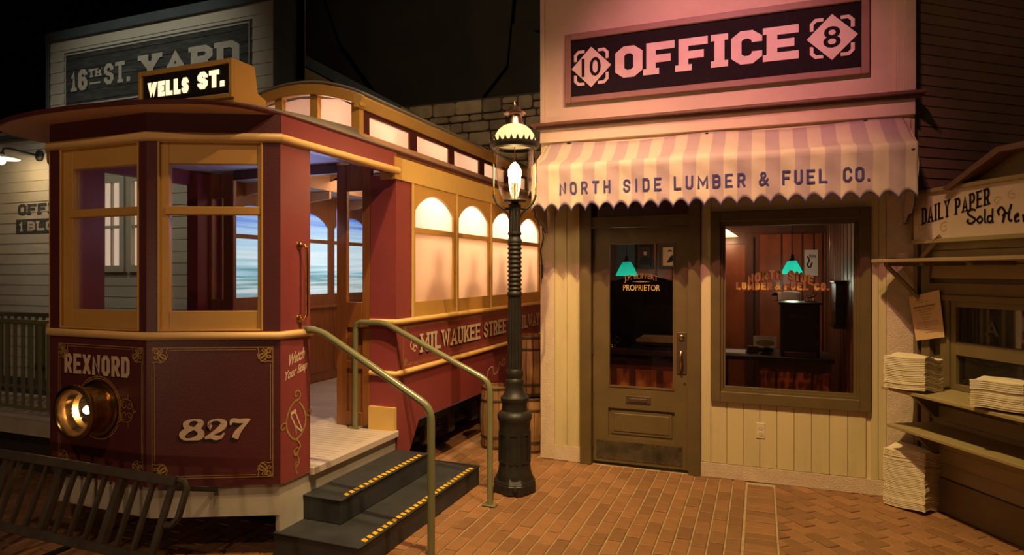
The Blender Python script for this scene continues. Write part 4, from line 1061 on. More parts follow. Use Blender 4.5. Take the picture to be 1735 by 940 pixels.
def screen_mat():
    m = bpy.data.materials.new('moving_scenery_screen'); m.use_nodes = True; nt = m.node_tree; N = nt.nodes; L = nt.links; N.remove(N['Principled BSDF'])
    tc = N.new('ShaderNodeTexCoord'); mp = N.new('ShaderNodeMapping'); mp.inputs['Scale'].default_value = (1, .45, 15); L.new(tc.outputs['Object'], mp.inputs[0])
    nz = N.new('ShaderNodeTexNoise'); nz.inputs['Scale'].default_value = 1.4; nz.inputs['Detail'].default_value = 5; L.new(mp.outputs[0], nz.inputs[0])
    sx = N.new('ShaderNodeSeparateXYZ'); L.new(tc.outputs['Object'], sx.inputs[0])
    ad = N.new('ShaderNodeMath'); ad.operation = 'MULTIPLY_ADD'; ad.inputs[1].default_value = .75; L.new(nz.outputs[0], ad.inputs[0])
    mr = N.new('ShaderNodeMapRange'); mr.inputs[1].default_value = 1.40; mr.inputs[2].default_value = 2.28; L.new(sx.outputs[2], mr.inputs[0]); 
    sb = N.new('ShaderNodeMath'); sb.operation = 'SUBTRACT'; sb.inputs[1].default_value = .375; L.new(mr.outputs[0], sb.inputs[0]); L.new(sb.outputs[0], ad.inputs[2])
    r = N.new('ShaderNodeValToRGB'); e = r.color_ramp.elements; e[0].position = 0; e[0].color = (.30, .42, .45, 1); e[1].position = 1; e[1].color = (.12, .25, .85, 1)
    for p_, c in ((.10, (.75, .85, .85, 1)), (.22, (.16, .36, .40, 1)), (.32, (.50, .75, .85, 1)), (.45, (.85, .97, 1, 1)), (.62, (.62, .85, 1, 1)), (.80, (.45, .65, 1, 1))):
        q = e.new(p_); q.color = c
    L.new(ad.outputs[0], r.inputs[0]); em = N.new('ShaderNodeEmission'); em.inputs[1].default_value = .95; L.new(r.outputs[0], em.inputs[0]); L.new(em.outputs[0], N['Material Output'].inputs[0]); return m
M['screen'] = screen_mat()
for k in range(-0, 6): bay(FL, k, -.035, .004, 'wood', ('screen', 'screen'), -.012, car, 'inner_window')
MB().box(XL, XL+.035, 4.2, 9, 2.36, 2.50).build('inner_letterboard', M['wood'], car)
MB().box(XL+.03, CX-.6, 4.25, 9, 2.50, 2.53).box(-2.98, -2.6, 4.25, 9, 2.46, 2.5).build('saloon_ceiling', M['ceilwhite'], car)
MB().box(CX-.61, CX-.595, 4.3, 9, 2.5, 2.77).box(CX+.595, CX+.61, 4.3, 9, 2.5, 2.77).build('clerestory_valance', M['soffit'], car)
for k in range(6):
    y_ = 4.7+.79*k
    MB().prism(Fr((0, y_, 0), (1, 0, 0)), [(CX-.6, 2.70), (CX+.6, 2.70), (CX+.6, 2.60), (CX+.3, 2.72), (CX, 2.76), (CX-.3, 2.72), (CX-.6, 2.60)], -.03, .0).build('ceiling_rib', M['soffit'], car)
    MB().prism(Fr((0, y_, 0), (1, 0, 0)), [(XL+.04, 2.49), (CX-.6, 2.50), (CX-.6, 2.42), (XL+.04, 2.38)], -.03, .0).build('ceiling_bracket', M['soffit'], car)
MB().box(XL, XR, 8.98, 9.05, .42, 2.6).build('rear_wall', M['wood'], car)
area('saloon_ceiling_light', (-3.7, 5.6, 2.66), (-3.9, 5.7, 1), (1, .62, .34), 9, .4, 1.4)
area('saloon_blue_light', (-3.6, 4.4, 2.1), (-3.6, 3.3, 2.6), (.25, .35, 1), 3.0, .5, .2)
point('vestibule_mauve', (-3.4, 3.9, 2.0), (.95, .55, .62), .5, .1)
# left outer side and truck
MB().box(XL-.0, XL+.01, 4.2, 9, .42, 2.55).build('left_side_skin', M['maroon_side'], car) if False else None
MB().box(XL-.02, XL-.002, 4.10, 9, .42, 2.55).build('left_side_panel', M['maroon_side'], car)
MB().box(XL+.0, XL+.12, 4.08, 4.2, .45, 2.5).build('left_door_pillar', M['maroon_side'], car)
tr = MB().box(-2.86, -2.80, 4.75, 8.4, .30, .42).box(-2.88, -2.83, 4.9, 8.2, .16, .20)
for y_ in (5.0, 5.45, 6.0, 6.9, 7.4): tr.box(-2.90, -2.78, y_, y_+.14, .12, .42)
tr.prism(FS, [(4.6, .44), (5.2, .44), (5.05, .2), (4.95, .12), (4.75, .12)], -.36, -.30)
tr = tr.build('truck_frame', M['fender'], car)
for y_ in (5.30, 5.78, 6.45, 7.2): MB().tube([(-2.83+.045*cos(i*pi/4), y_+.045*sin(i*pi/4), .20+i*.0032) for i in range(60)], .010, 5).build('coil_spring', M['fender'], tr, smooth=True)
for y_ in (5.62, 7.62): MB().lathe((-3.0, y_, .32), [(.06, -.10), (.06, -.05), (.30, -.04), (.33, 0), (.33, .05)], 32, ax=(1, 0, 0)).build('wheel', M['fender'], tr, smooth=True)
MB().box(-3.05, -2.98, 4.3, 9, .0, .035).build('track_rail', M['fender'], tr)
MB().box(-4.25, -3.3, 4.3, 9, 0, .40).build('under_frame', M['black'], car)

# fender: slatted iron guard bolted to the front
FF = Fr((0, 2.30, .645), (1, 0, 0), (0, .13, .33)); H_ = .355
fa0, fa1 = -4.15, -2.645
fe = MB().fb(FF, fa0, fa1, -.035, .012, -.012, .018).fb(FF, fa0, fa1, -H_-.03, -H_+.015, -.012, .012).fb(FF, fa1-.035, fa1, -H_-.10, -.03, -.01, .012).fb(FF, fa0, fa0+.035, -H_, -.03, -.01, .012)
fe = bevel(fe.build('fender', M['fender'], car), .003)
for i in range(13):
    a = fa1-.035-.112*(i+1)
    w_ = .020 if i % 4 == 2 else .011
    if a > fa0+.03: MB().fb(FF, a-w_, a+w_, -H_+.01, -.03, -.012 if w_ < .015 else -.03, .006).build('slat', M['fender'], fe)
MB().tube([FF.p(fa1-.005, .0, -.01), FF.p(fa1+.035, -.005, -.015), FF.p(fa1+.055, -.03, -.02), FF.p(fa1+.055, -.17, -.02), FF.p(fa1+.03, -.205, -.015), FF.p(fa1-.005, -.21, -.01)], .016, 8).build('end_loop', M['fender'], fe, smooth=True)
for a in (fa1-.10, fa1-.9): MB().tube([FF.p(a, -.05, -.03), (a-.17, 2.79-.07*(a < -3), .405)], .014, 6).build('mounting_arm', M['black'], fe)
MB().tube([FF.p(fa1-.02, -H_-.08, 0), (fa1-.02, 2.13, .02), (fa1-.02, 2.6, .02)], .013, 6).tube([FF.p(fa1-1.2, -H_, 0), (fa1-1.2, 2.13, .02), (fa1-1.2, 2.6, .02)], .013, 6).build('support_foot', M['black'], fe)

# ================================================================ STEPS AND HANDRAILS
stp = thing('boarding_steps', 'black two-tier boarding steps edged with yellow striped tape', 'steps', (-2.3, 3.7, 0))
for x0_, x1_, y0_, y1_, z0_, z1_ in ((-2.63, -2.045, 2.94, 4.54, 0, .15), (-2.60, -2.325, 3.16, 4.22, .15, .30)):
    t = bevel(MB().box(x0_, x1_, y0_, y1_, z0_, z1_-.012).box(x0_, x1_+.008, y0_-.006, y1_+.006, z1_-.012, z1_).build('step', M['step'], stp), .012, 2)
    n_ = int((y1_-y0_-.12)/.052)
    for i in range(n_):
        yy = y0_+.07+i*.052
        MB().prism(Fr((0, 0, z1_), (0, 1, 0), (-1, 0, 0)), [(yy, -x1_+.006), (yy+.031, -x1_+.006), (yy+.043, -x1_+.042), (yy+.012, -x1_+.042)], .0005, .0015).build('tape_mark', M['yellow'], t)
def handrail(label, y_, pts, plates):
    t = thing('handrail', label, 'handrail', (pts[-1][0], y_, 0))
    P = [Vector((a, y_, b)) for a, b in pts]; path = [P[0]]
    for i in range(1, len(P)-1):
        d1 = (P[i-1]-P[i]); d2 = (P[i+1]-P[i]); r = .07
        A_ = P[i]+d1.normalized()*r; B_ = P[i]+d2.normalized()*r
        for k in range(6):
            q = k/5; path.append(A_*(1-q)**2+P[i]*2*q*(1-q)+B_*q*q)
    path.append(P[-1])
    MB().tube(path, .0215, 14).build('pipe', M['rail'], t, smooth=50)
    for (a, b) in plates:
        pl = bevel(MB().box(a-.05, a+.05, y_-.035, y_+.035, b, b+.010).build('base_plate', M['rail'], t), .003)
        MB().lathe((a-.037, y_, b+.01), [(.007, 0), (.005, .005)], 6).lathe((a+.037, y_, b+.01), [(.007, 0), (.005, .005)], 6).build('bolt', M['rail'], pl)
handrail('far olive pipe handrail standing between platform and lamp post', 4.16, [(-2.925, .46), (-2.925, 1.27), (-2.66, 1.27), (-1.79, .875), (-1.79, .01)], [(-2.925, .45), (-1.79, 0)])
handrail('near olive pipe handrail running down from the streetcar front post', 3.15, [(-2.585, 1.31), (-2.46, 1.30), (-1.712, .895), (-1.712, .01)], [(-1.712, 0)])

# ================================================================ STREET LAMP
lx, ly = onZ(872, 829, 0); lx = float(lx); 
tt = ray(872, 829); 
ly = 4.52; lx = ly*tt[0]/tt[1]
f_ = -_s*lx+_c*ly; PPM = 1080/f_
def lz(py): return 1.65-(py-462)/PPM
lamp = thing('street_lamp', 'black fluted cast iron street lamp with glowing glass lantern', 'lamp', (lx, ly, 0))
def prof(rows): return [(w_/PPM, lz(y_)) for w_, y_ in rows]
C0 = (lx, ly, 0)
bs = MB(); q = .145
for z0_, z1_, r0, r1 in ((0, .075, .165, .165), (.075, .135, .165, .125)):
    pts = lambda r, z: [Vector((lx, ly, z))+Vector((r*(cos(radians(a))), r*sin(radians(a)), 0))*1.0 for a in (5, 40, 95, 130, 185, 220, 275, 310)]
    bs.add(pts(r0, z0_)+pts(r1, z1_), [tuple(range(8))[::-1], tuple(range(8, 16))]+[(i, (i+1) % 8, 8+(i+1) % 8, 8+i) for i in range(8)])
bevel(bs.build('base', M['iron'], lamp), .006)
MB().lathe((lx+.06, ly-.145, .055), [(.020, 0), (.020, .012), (.010, .016)], 12, ax=(.4, -1, 0)).build('base_bolt', M['iron'], lamp, smooth=True)
MB().lathe(C0, prof([(29, 812), (31, 806), (28, 796), (26.5, 785), (26, 722), (27, 712), (29, 708), (29.5, 702), (26, 697), (22, 694)]), 32).build('pedestal', M['iron'], lamp, smooth=50)
fl = MB()
for k in range(8):
    a = k*pi/4+.3; r = 26.3/PPM; c = Vector((lx+r*cos(a), ly+r*sin(a), 0)); F_ = Fr((c.x, c.y, 0), (-sin(a), cos(a), 0))
    for s_ in (-1, 1): fl.fb(F_, s_*.030-.003, s_*.030+.003, lz(780), lz(730), -.006, .004)
    fl.fb(F_, -.03, .03, lz(733), lz(730), -.006, .004).fb(F_, -.03, .03, lz(780), lz(777), -.006, .004)
fl.build('pedestal_panels', M['iron'], lamp)
MB().lathe(C0, prof([(21, 696), (21.5, 690), (21, 684), (22, 680), (24, 676), (24, 672), (20, 669), (16, 660), (14.5, 652), (15.5, 648), (15.5, 643), (13, 640), (15, 634), (14.5, 628), (12.5, 624)]), 32).build('collar', M['iron'], lamp, smooth=50)
MB().lathe(C0, prof([(12.8, 626), (11.2, 505), (10.8, 500)]), 32, flute=.10).build('lower_shaft', M['iron'], lamp)
rows = [(11, 502), (13, 500), (13.5, 497), (11.5, 494)]
y_ = 492
while y_ > 412:
    rows += [(10.5, y_), (12.2, y_-1.6), (12.2, y_-3.4), (10.5, y_-5)]; y_ -= 7.6
rows += [(12.5, 410), (12.5, 407), (10.5, 404), (10, 402)]
MB().lathe(C0, prof(rows), 28).build('ringed_shaft', M['iron'], lamp, smooth=50)
MB().lathe(C0, prof([(10.2, 404), (9.6, 350)]), 28, flute=.10).build('upper_shaft', M['iron'], lamp)
MB().lathe(C0, prof([(11, 398), (11.8, 396), (10.8, 393)]), 28).lathe(C0, prof([(9, 352), (11, 350), (11, 347), (7, 345), (7, 343), (19, 342), (20, 340), (18, 338), (6, 337)]), 28).build('neck_collar', M['iron'], lamp, smooth=50)
for sgn in (-1, 1):
    for ang in (CAMANG,):
        dx_, dy_ = cos(radians(ang))*sgn, sin(radians(ang))*sgn
        P = lambda w_, y_: (lx+dx_*w_/PPM, ly+dy_*w_/PPM, lz(y_))
        MB().tube([P(8, 374), P(12, 362), P(20, 354), P(24, 351)], .007, 6).tube([P(9, 353), P(20, 354), P(30, 345), P(35, 334), P(35.5, 330)], .009, 8).build('cradle_arm', M['iron'], lamp, smooth=True)
        MB().tube([P(35.5, 331), P(36, 300), P(36, 256)], .006, 8).build('side_rod', M['brass'], lamp, smooth=True)
dx_, dy_ = -sin(radians(CAMANG)), cos(radians(CAMANG))
for sgn in (-1, 1):
    P = lambda w_, y_: (lx+sgn*dx_*w_/PPM, ly+sgn*dy_*w_/PPM, lz(y_))
    MB().tube([P(18, 341), P(28, 336), P(35, 325), P(36, 256)], .0035, 6).build('side_rod', M['brass'], lamp, smooth=True)
MB().lathe(C0, prof([(16, 340), (22, 334), (27, 322), (30, 305), (31.5, 285), (32, 253)]), 32, cap=False).build('globe', M['globe'], lamp, smooth=True)
rg = MB().lathe(C0, prof([(33, 254), (38, 252), (42, 247), (43, 243), (38, 243), (34, 248)]), 40, cap=False)
NT = 26
for k in range(NT):
    a0 = 2*pi*k/NT; a1 = 2*pi*(k+1)/NT; am = (a0+a1)/2; r = 41/PPM; r2 = 44/PPM
    rg.add([(lx+r*cos(a0), ly+r*sin(a0), lz(248)), (lx+r*cos(a1), ly+r*sin(a1), lz(248)), (lx+r*cos(am)+.004*cos(a1), ly+r*sin(am), lz(243)), (lx+r2*cos(am), ly+r2*sin(am), lz(235)),
            (lx+r*cos(a0)*.97, ly+r*sin(a0)*.97, lz(248)), (lx+r*cos(a1)*.97, ly+r*sin(a1)*.97, lz(248))], [(0, 1, 3), (4, 3, 5), (0, 3, 4), (1, 5, 3)])
rg.build('leaf_crown', M['iron'], lamp)
MB().lathe(C0, prof([(36, 247), (35.5, 238), (33, 229), (28, 221), (21, 215), (15, 212)]), 36, cap=False).build('milk_glass_dome', M['dome'], lamp, smooth=True)
MB().lathe(C0, prof([(16.5, 214), (15, 208), (13, 203), (12, 196), (12.5, 195), (18, 194), (19, 192), (14, 188), (10, 185), (8, 182), (3, 180), (3.5, 177), (1.5, 174), (.5, 171)]), 28).build('vent_cap', M['copper'], lamp, smooth=50)
MB().tube([(lx, ly, lz(340)), (lx, ly, lz(310))], .010, 8).tube([(lx-.02, ly, lz(338)), (lx-.02, ly, lz(308))], .004, 6).tube([(lx+.02, ly, lz(338)), (lx+.02, ly, lz(308))], .004, 6).build('burner', M['brass'], lamp, smooth=True)
MB().lathe(C0, prof([(1, 310), (7, 306), (11, 298), (11, 288), (7, 280), (2, 275)]), 16).build('bulb', M['bulb'], lamp, smooth=True)
point('street_lamp_light', (lx, ly, lz(290)), (1, .68, .32), 85, .045)

# ================================================================ BARRELS
def barrel(x_, y_, z_, h, r, label):
    t = thing('wooden_barrel', label, 'barrel', (x_, y_, z_), 'barrels in the alley')
    st_ = MB(); ns = 18
    for k in range(ns):
        a0 = 2*pi*k/ns+.02; a1 = 2*pi*(k+1)/ns-.02; col = []
        for j in range(7):
            zz = z_+h*j/6; rr = r*(.86+.14*sin(pi*j/6))
            col.append([(x_+rr*cos(a0), y_+rr*sin(a0), zz), (x_+rr*cos(a1), y_+rr*sin(a1), zz)])
        vs = [p for c in col for p in c]; st_.add(vs, [(2*j, 2*j+1, 2*j+3, 2*j+2) for j in range(6)])
    st_.build('staves', M['barrel'], t, kind='stuff')
    MB().lathe((x_, y_, z_), [(r*.84, .01), (r*.84, h-.03)], 24).build('lid', M['barrel'], t)
    for q in (.03, .2, .78, .97):
        rr = r*(.86+.14*sin(pi*q))+.003
        MB().lathe((x_, y_, z_+h*q-.012), [(rr, 0), (rr+.002, .012), (rr, .024)], 24, cap=False).build('hoop', M['hoop'], t, smooth=True)
b0 = (-2.08, 5.78)
barrel(-2.00, 5.62, 0, .50, .17, 'wooden barrel on the bricks right behind the lamp pedestal, by the office corner')
barrel(-2.05, 5.72, .50, .56, .19, 'tall wooden barrel stacked on another beside the office corner')
barrel(-2.34, 5.60, 0, .58, .16, 'wooden barrel left of the lamp pedestal nearest the streetcar')
barrel(-2.02, 6.75, .0, .72, .20, 'farthest wooden barrel down the alley, lower of the two')
barrel(-2.02, 6.75, .72, .34, .20, 'wooden tub topmost at the back of the alley')

# ================================================================ NEWSPAPERS
FKi = Fr((KO.x, KO.y, 0), (Kd.x, Kd.y, 0))
def stack(corner, ang, w_, d_, z0, n_, pitch, lab, grp, seed):
    def top(u, v): return .016*sin(u*5.2+.6)*cos(v*2.5-.4)+.006*cos(v*5+u*2+seed)
    mb = MB(); nu = 8; th_ = pitch*.70
    for s_ in (0, 1):
        pass
    vs = []; 
    for s_ in (0, 1):
        for i in range(nu+1):
            for j in range(nu+1):
                u, v = i/nu, j/nu; e = .004 if s_ else 0
                e = 0
                vs.append((u*w_, v*d_, top(u, v)+s_*th_))
    fs = []; m_ = (nu+1)**2; ix = lambda i, j, s_: s_*m_+i*(nu+1)+j
    for i in range(nu):
        for j in range(nu):
            fs.append((ix(i, j, 1), ix(i+1, j, 1), ix(i+1, j+1, 1), ix(i, j+1, 1))); fs.append((ix(i, j, 0), ix(i, j+1, 0), ix(i+1, j+1, 0), ix(i+1, j, 0)))
        fs += [(ix(i, 0, 0), ix(i+1, 0, 0), ix(i+1, 0, 1), ix(i, 0, 1)), (ix(i, nu, 0), ix(i, nu, 1), ix(i+1, nu, 1), ix(i+1, nu, 0)),
               (ix(0, i, 0), ix(0, i, 1), ix(0, i+1, 1), ix(0, i+1, 0)), (ix(nu, i, 0), ix(nu, i+1, 0), ix(nu, i+1, 1), ix(nu, i, 1))]
    mb.add(vs, fs); base = None
    for k in range(n_):
        if base is None: o = mb.build('newspaper', M['paper'], smooth=40); base = o
        else: o = base.copy(); COL.objects.link(o)
        j_ = random.uniform(-.004, .004)
        o.location = (corner[0]+j_, corner[1]+random.uniform(-.0025, .0025), z0+.024*(0 if k else .0)+.012+k*pitch); o.rotation_euler = (0, 0, ang+random.uniform(-.006, .006))
        tag(o, lab.replace('folded newspaper in', 'topmost newspaper of') if k == n_-1 else lab.replace('folded newspaper in', 'lowest newspaper of') if k == 0 else lab, 'newspaper', grp)
p0 = Vector(onZ(1567, 875, 0)); pl_ = Vector(onZ(1494, 855, 0)); pr_ = Vector(onZ(1600, 862, 0))
ang = math.atan2((pr_-p0).y, (pr_-p0).x)
stack(p0, ang, .245, .275, 0, 34, .0117, 'folded newspaper in the tall stack on the brick floor by the white post', 'newspapers stacked on the floor', 0)
c1 = FKi.px(1567, 668, .35); P1_ = FKi.p(c1[0], 0, .35)
stack((P1_.x, P1_.y), ang, .235, .26, .862, 19, .0115, 'folded newspaper in the stack at the left end of the counter shelf', 'newspapers on the left of the counter', 1)
c1 = FKi.px(1735, 715, .30); P1_ = FKi.p(c1[0]+.02, 0, .32)
stack((P1_.x, P1_.y), ang, .235, .26, .862, 14, .0115, 'folded newspaper in the stack on the counter shelf at the right edge of the photo', 'newspapers on the right of the counter', 2)

# ================================================================ NEWSSTAND
ns_ = thing('newsstand', 'olive clapboard newsstand with shelves and a daily paper sign', 'newsstand', (1.3, 5.0, 0))
KB = 2.3
MB().fb(FKi, 0, KB, 0, 2.2, -.10, -.03).build('back_wall', M['olivedark'], ns_)
wA0, wA1, wB0, wB1 = .335, KB-.2, .88, 1.42
z_ = .24; 
while z_ < 2.15:
    z1 = z_+.098
    if z1 < .80 or z_ > 1.58:
        F_ = FKi
        o = MB().add([F_.p(.16, z_, -.03), F_.p(KB, z_, -.03), F_.p(KB, z_, .0), F_.p(.16, z_, .0), F_.p(.16, z1-.006, -.03), F_.p(KB, z1-.006, -.03), F_.p(KB, z1-.006, -.012), F_.p(.16, z1-.006, -.012)],
                     [(0, 1, 2, 3), (4, 7, 6, 5), (3, 2, 6, 7), (0, 4, 5, 1), (0, 3, 7, 4), (1, 5, 6, 2)]).build('clapboard', M['olive'], ns_)
    z_ = z1
for nm, q in (('base_board', (.10, KB, 0, .235, -.03, .014)), ('corner_post', (.0, .06, 0, 2.2, -.03, .02)), ('corner_post', (.085, .16, 0, 2.2, -.03, .012)), ('rail_board', (.16, KB, .80, .86, -.03, .01)),
              ('head_casing', (.16, KB, 1.50, 1.58, -.03, .02)), ('head_moulding', (.26, KB, 1.46, 1.50, -.03, .035)), ('window_jamb', (.26, .33, .86, 1.46, -.03, .02))):
    bevel(MB().fb(FKi, *q).build(nm, M['olivedark'], ns_), .003)
wfr = MB()
for q in ((.33, .37, .86, 1.46), (.37, KB, 1.42, 1.46), (.37, KB, 1.095, 1.185), (.37, KB, .86, .90)): wfr.fb(FKi, *q, -.03, .004)
for q in ((.86, .90), (1.4, 1.44)): wfr.fb(FKi, *q, .90, 1.095, -.03, .003).fb(FKi, *q, 1.185, 1.42, -.03, .003)
wfr = bevel(wfr.build('window_sash', M['olivedark'], ns_), .003)
MB().fb(FKi, .37, KB, 1.185, 1.42, -.025, -.022).build('upper_pane', M['pane'], wfr); MB().fb(FKi, .37, KB, .90, 1.095, -.025, -.022).build('lower_pane', M['pane'], wfr)
MB().fb(FKi, .37, KB, .88, 1.42, -.029, -.027).build('dark_interior', M['black'], wfr)
mb = MB(); block_text(mb, FKi, 'A', .565, .665, 1.245, .10, .028, .02, .01, -.0215); mb.build('window_lettering', M['fender'], wfr)  # reflection of a letter, painted onto the glass
def shelf(name, a0, a1, z, d, t_, brs):
    s_ = bevel(MB().fb(FKi, a0, a1, z-t_, z, 0, d).build(name, M['olive'], ns_), .003)
    for a in brs:
        MB().prism(Fr(FKi.p(a, 0, 0), FKi.N), [(0.01, z-t_), (d*.62, z-t_), (d*.62, z-t_-.02), (.03, z-t_-.19), (.01, z-t_-.19)], -.018, .018).build('bracket', M['olivedark'], s_)
shelf('counter_shelf', .13, KB, .86, .37, .022, (.22, 1.0)); shelf('lower_shelf', .16, KB, .60, .35, .022, (.22, 1.0))
ts = bevel(MB().fb(FKi, .02, KB, 1.722, 1.745, .0, .36).build('top_shelf', M['siding'], ns_), .003)
for a in (.10, .42, .78, 1.2):
    bevel(MB().fb(FKi, a-.02, a+.02, 1.695, 1.722, 0, .31).build('shelf_batten', M['olivedark'], ts), .003)
MB().tube([FKi.p(.10, 1.70, .30), FKi.p(.10, 1.45, .02)], .018, 4).build('brace', M['olivedark'], ts); MB().tube([FKi.p(.10, 1.75, .03), FKi.p(.30, 1.90, .06)], .018, 4).build('brace', M['olivedark'], ts)
# sign
So = .05
sb = bevel(MB().fb(FKi, .03, KB, 1.875, 2.225, .0, So).build('sign_board', M['parapet'], ns_), .003)
f = MB()
for q in ((.06, KB, 1.855, 1.885), (.06, KB, 2.205, 2.235), (.03, .06, 1.855, 2.235)): f.fb(FKi, *q, 0, So+.02)
bevel(f.build('sign_frame', M['olive'], sb), .003)
def kp_(px, py): return FKi.px(px, py, So+.003)
mb = MB()
a0, b0_ = kp_(1562, 381); a1, b1_ = kp_(1609, 366); a2, b2_ = kp_(1616, 362); a3, b3_ = kp_(1677, 346)
sl = (b3_-b0_)/(a3-a0); hD = kp_(1562, 353)[1]-b0_
def slope(A, B, A0=a0): return (A, B+sl*(A-A0))
block_text(mb, FKi, 'DAILY', a0, a1, b0_, hD, .0145, .012, .010, So+.003, serif=True, warp=slope, sh=.0)
block_text(mb, FKi, 'PAPER', a2+.01, a3, b0_, hD*.92, .0145, .012, .011, So+.003, serif=True, warp=slope)
mb.build('lettering', M['signblack'], sb)
mb = MB()
def scr(px0, px1, py, hgt, strokes, w_):
    for st_ in strokes:
        P = cat_rom(st_, 6) if len(st_) > 2 else st_
        A0_, B0_ = kp_(px0, py); A1_, _ = kp_(px1, py)
        mb.stroke(FKi, [(A0_+p[0]*(A1_-A0_), B0_+p[1]*hgt) for p in P], w_, So+.003)
scr(1638, 1654, 378, .082, [[(.95, .95), (.5, 1.05), (.1, .8), (.5, .5), (.9, .25), (.5, -.05), (.05, .1), (.2, .3)]], .0068)
scr(1655, 1665, 378, .082, [[(.5, .5), (.05, .25), (.5, 0), (.95, .25), (.6, .5), (.4, .48)]], .006)
scr(1667, 1672, 377, .082, [[(.4, 1.05), (.4, .1), (.9, .05)]], .006)
scr(1672, 1684, 377, .082, [[(.75, .45), (.3, .5), (.1, .2), (.4, 0), (.8, .2)], [(.85, 1.05), (.8, .1), (1.0, .05)]], .006)
scr(1691, 1715, 377, .092, [[(.1, .5), (0, .8), (.25, 1.0), (.5, .7), (.4, .2), (.35, -.02)], [(.95, 1.15), (.8, .7), (.75, .3), (.85, .05), (1.0, .1)], [(.3, .4), (.55, .6), (.85, .5)]], .0068)
scr(1718, 1730, 376, .082, [[(.1, .3), (.6, .45), (.5, .6), (.15, .4), (.2, .05), (.8, .1)]], .006)
scr(1732, 1746, 376, .082, [[(.1, .55), (.2, 0)], [(.2, .35), (.5, .6), (.7, .5)]], .006)
scr(1748, 1762, 376, .082, [[(.1, .3), (.6, .45), (.5, .6), (.15, .4), (.2, .05), (.8, .1)]], .006)
mb.build('script_lettering', M['signblack'], sb)
mb = MB()
for (px_, py_), A_, r in (((1560, 388), 0, .03), ((1600, 385), 60, .04), ((1690, 340), 0, .03), ((1715, 330), 90, .03)):
    A0_, B0_ = kp_(px_, py_); mb.stroke(FKi, spiral(A0_, B0_, r, .006, A_, A_+420, 20), .0015, So+.0025)
mb.build('painted_scroll', M['goldline'], sb)
# gable roof above
gb = MB().prism(FKi, [(.42, 2.235), (.78, 2.40), (KB, 2.40), (KB, 2.235)], -.25, -.02); gb.build('gable', M['olivedark'], ns_)
MB().prism(FKi, [(.36, 2.215), (.40, 2.20), (.78, 2.385), (KB, 2.385), (KB, 2.42), (.76, 2.42)], -.3, .10).build('gable_roof', M['cornice'], ns_)
# poster
pa0 = FKi.px(1541, 503, .16); 
c = [FKi.px(px_, py_, .05) for px_, py_ in ((1539, 503), (1591, 491), (1600, 571), (1552, 577))]
po = MB().prism(FKi, [c[3], c[2], c[1], c[0]], .047, .049).build('poster', M['poster']); tag(po, 'tilted orange notice with small black print pinned to the newsstand post', 'poster')
Op = FKi.p(c[3][0], c[3][1], .0495); eR = FKi.p(c[2][0], c[2][1], .0495)-Op; eU = FKi.p(c[0][0], c[0][1], .0495)-Op
Wp, Hp = eR.length, eU.length; Fp = Fr(Op, eR, eU)
mb = MB()
rows = [(.86, .24, .5, .03, 'Neu!'), (.81, .3, .7, .02, 'Jm Jahr 1894'), (.70, .12, .9, .045, 'GROSSE EROFFNUNG!'), (.645, .15, .85, .025, 'Der Bauer Haus & Neuheit'), (.60, .3, .7, .02, 'In der neuen Halle'), (.53, .3, .7, .022, 'Samstag und Sonntag'), (.475, .36, .64, .02, 'den 15. und 16.'), (.43, .4, .6, .018, 'Mai 1894'),
        (.37, .14, .9, .018, 'Zu Ehren der Gaste und Kunden mit Bier'), (.33, .1, .9, .018, 'Speck, Brot und Musik. Der Eintritt frei'), (.29, .1, .9, .018, 'und Wurst, zum Essen und Trinken fur'), (.25, .1, .5, .018, 'unsere Gaste'), (.20, .2, .8, .012, 'Kommen Sie fruh und bleiben Sie lang'), (.13, .38, .66, .028, 'Frau Berg')]
for b, a0_, a1_, h_, tx_ in rows: font_text(mb, Fp, tx_, Wp*a0_, Wp*a1_, Hp*b, Hp*h_, .0006, bold=.015)
mb.build('poster_print', M['ink'], po)
MB().lathe(Fp.p(Wp*.28, Hp*.97, 0), [(.005, 0), (.003, .006)], 8, ax=Fp.N).build('pin', M['ink'], po)
# narrow poster at right frame edge
c2 = FKi.px(1731, 500, .06)
o = MB().fb(FKi, c2[0], c2[0]+.18, 1.50, 1.86, .036, .038).build('poster', M['poster']); tag(o, 'pale poster edge hanging at the far right of the newsstand under the sign', 'poster')

# ================================================================ RIGHT SIDING WALL
FQs = Fr((1.05, 5.45, 0), (.78, .626, 0))
wr_ = structure('wall_right', MB().fb(FQs, 0, 3.0, 0, 4.6, -.1, -.02), M['siding'])
z_ = 1.9
while z_ < 4.5:
    z1 = z_+.0765
    MB().add([FQs.p(.0, z_, -.02), FQs.p(3, z_, -.02), FQs.p(3, z_, -.006), FQs.p(.0, z_, -.006), FQs.p(.0, z1, -.02), FQs.p(3, z1, -.02), FQs.p(3, z1, -.012), FQs.p(.0, z1, -.012)],
             [(0, 1, 2, 3), (4, 7, 6, 5), (3, 2, 6, 7), (0, 4, 5, 1), (0, 3, 7, 4), (1, 5, 6, 2)]).build('clapboard', M['siding'], wr_)
    z_ = z1

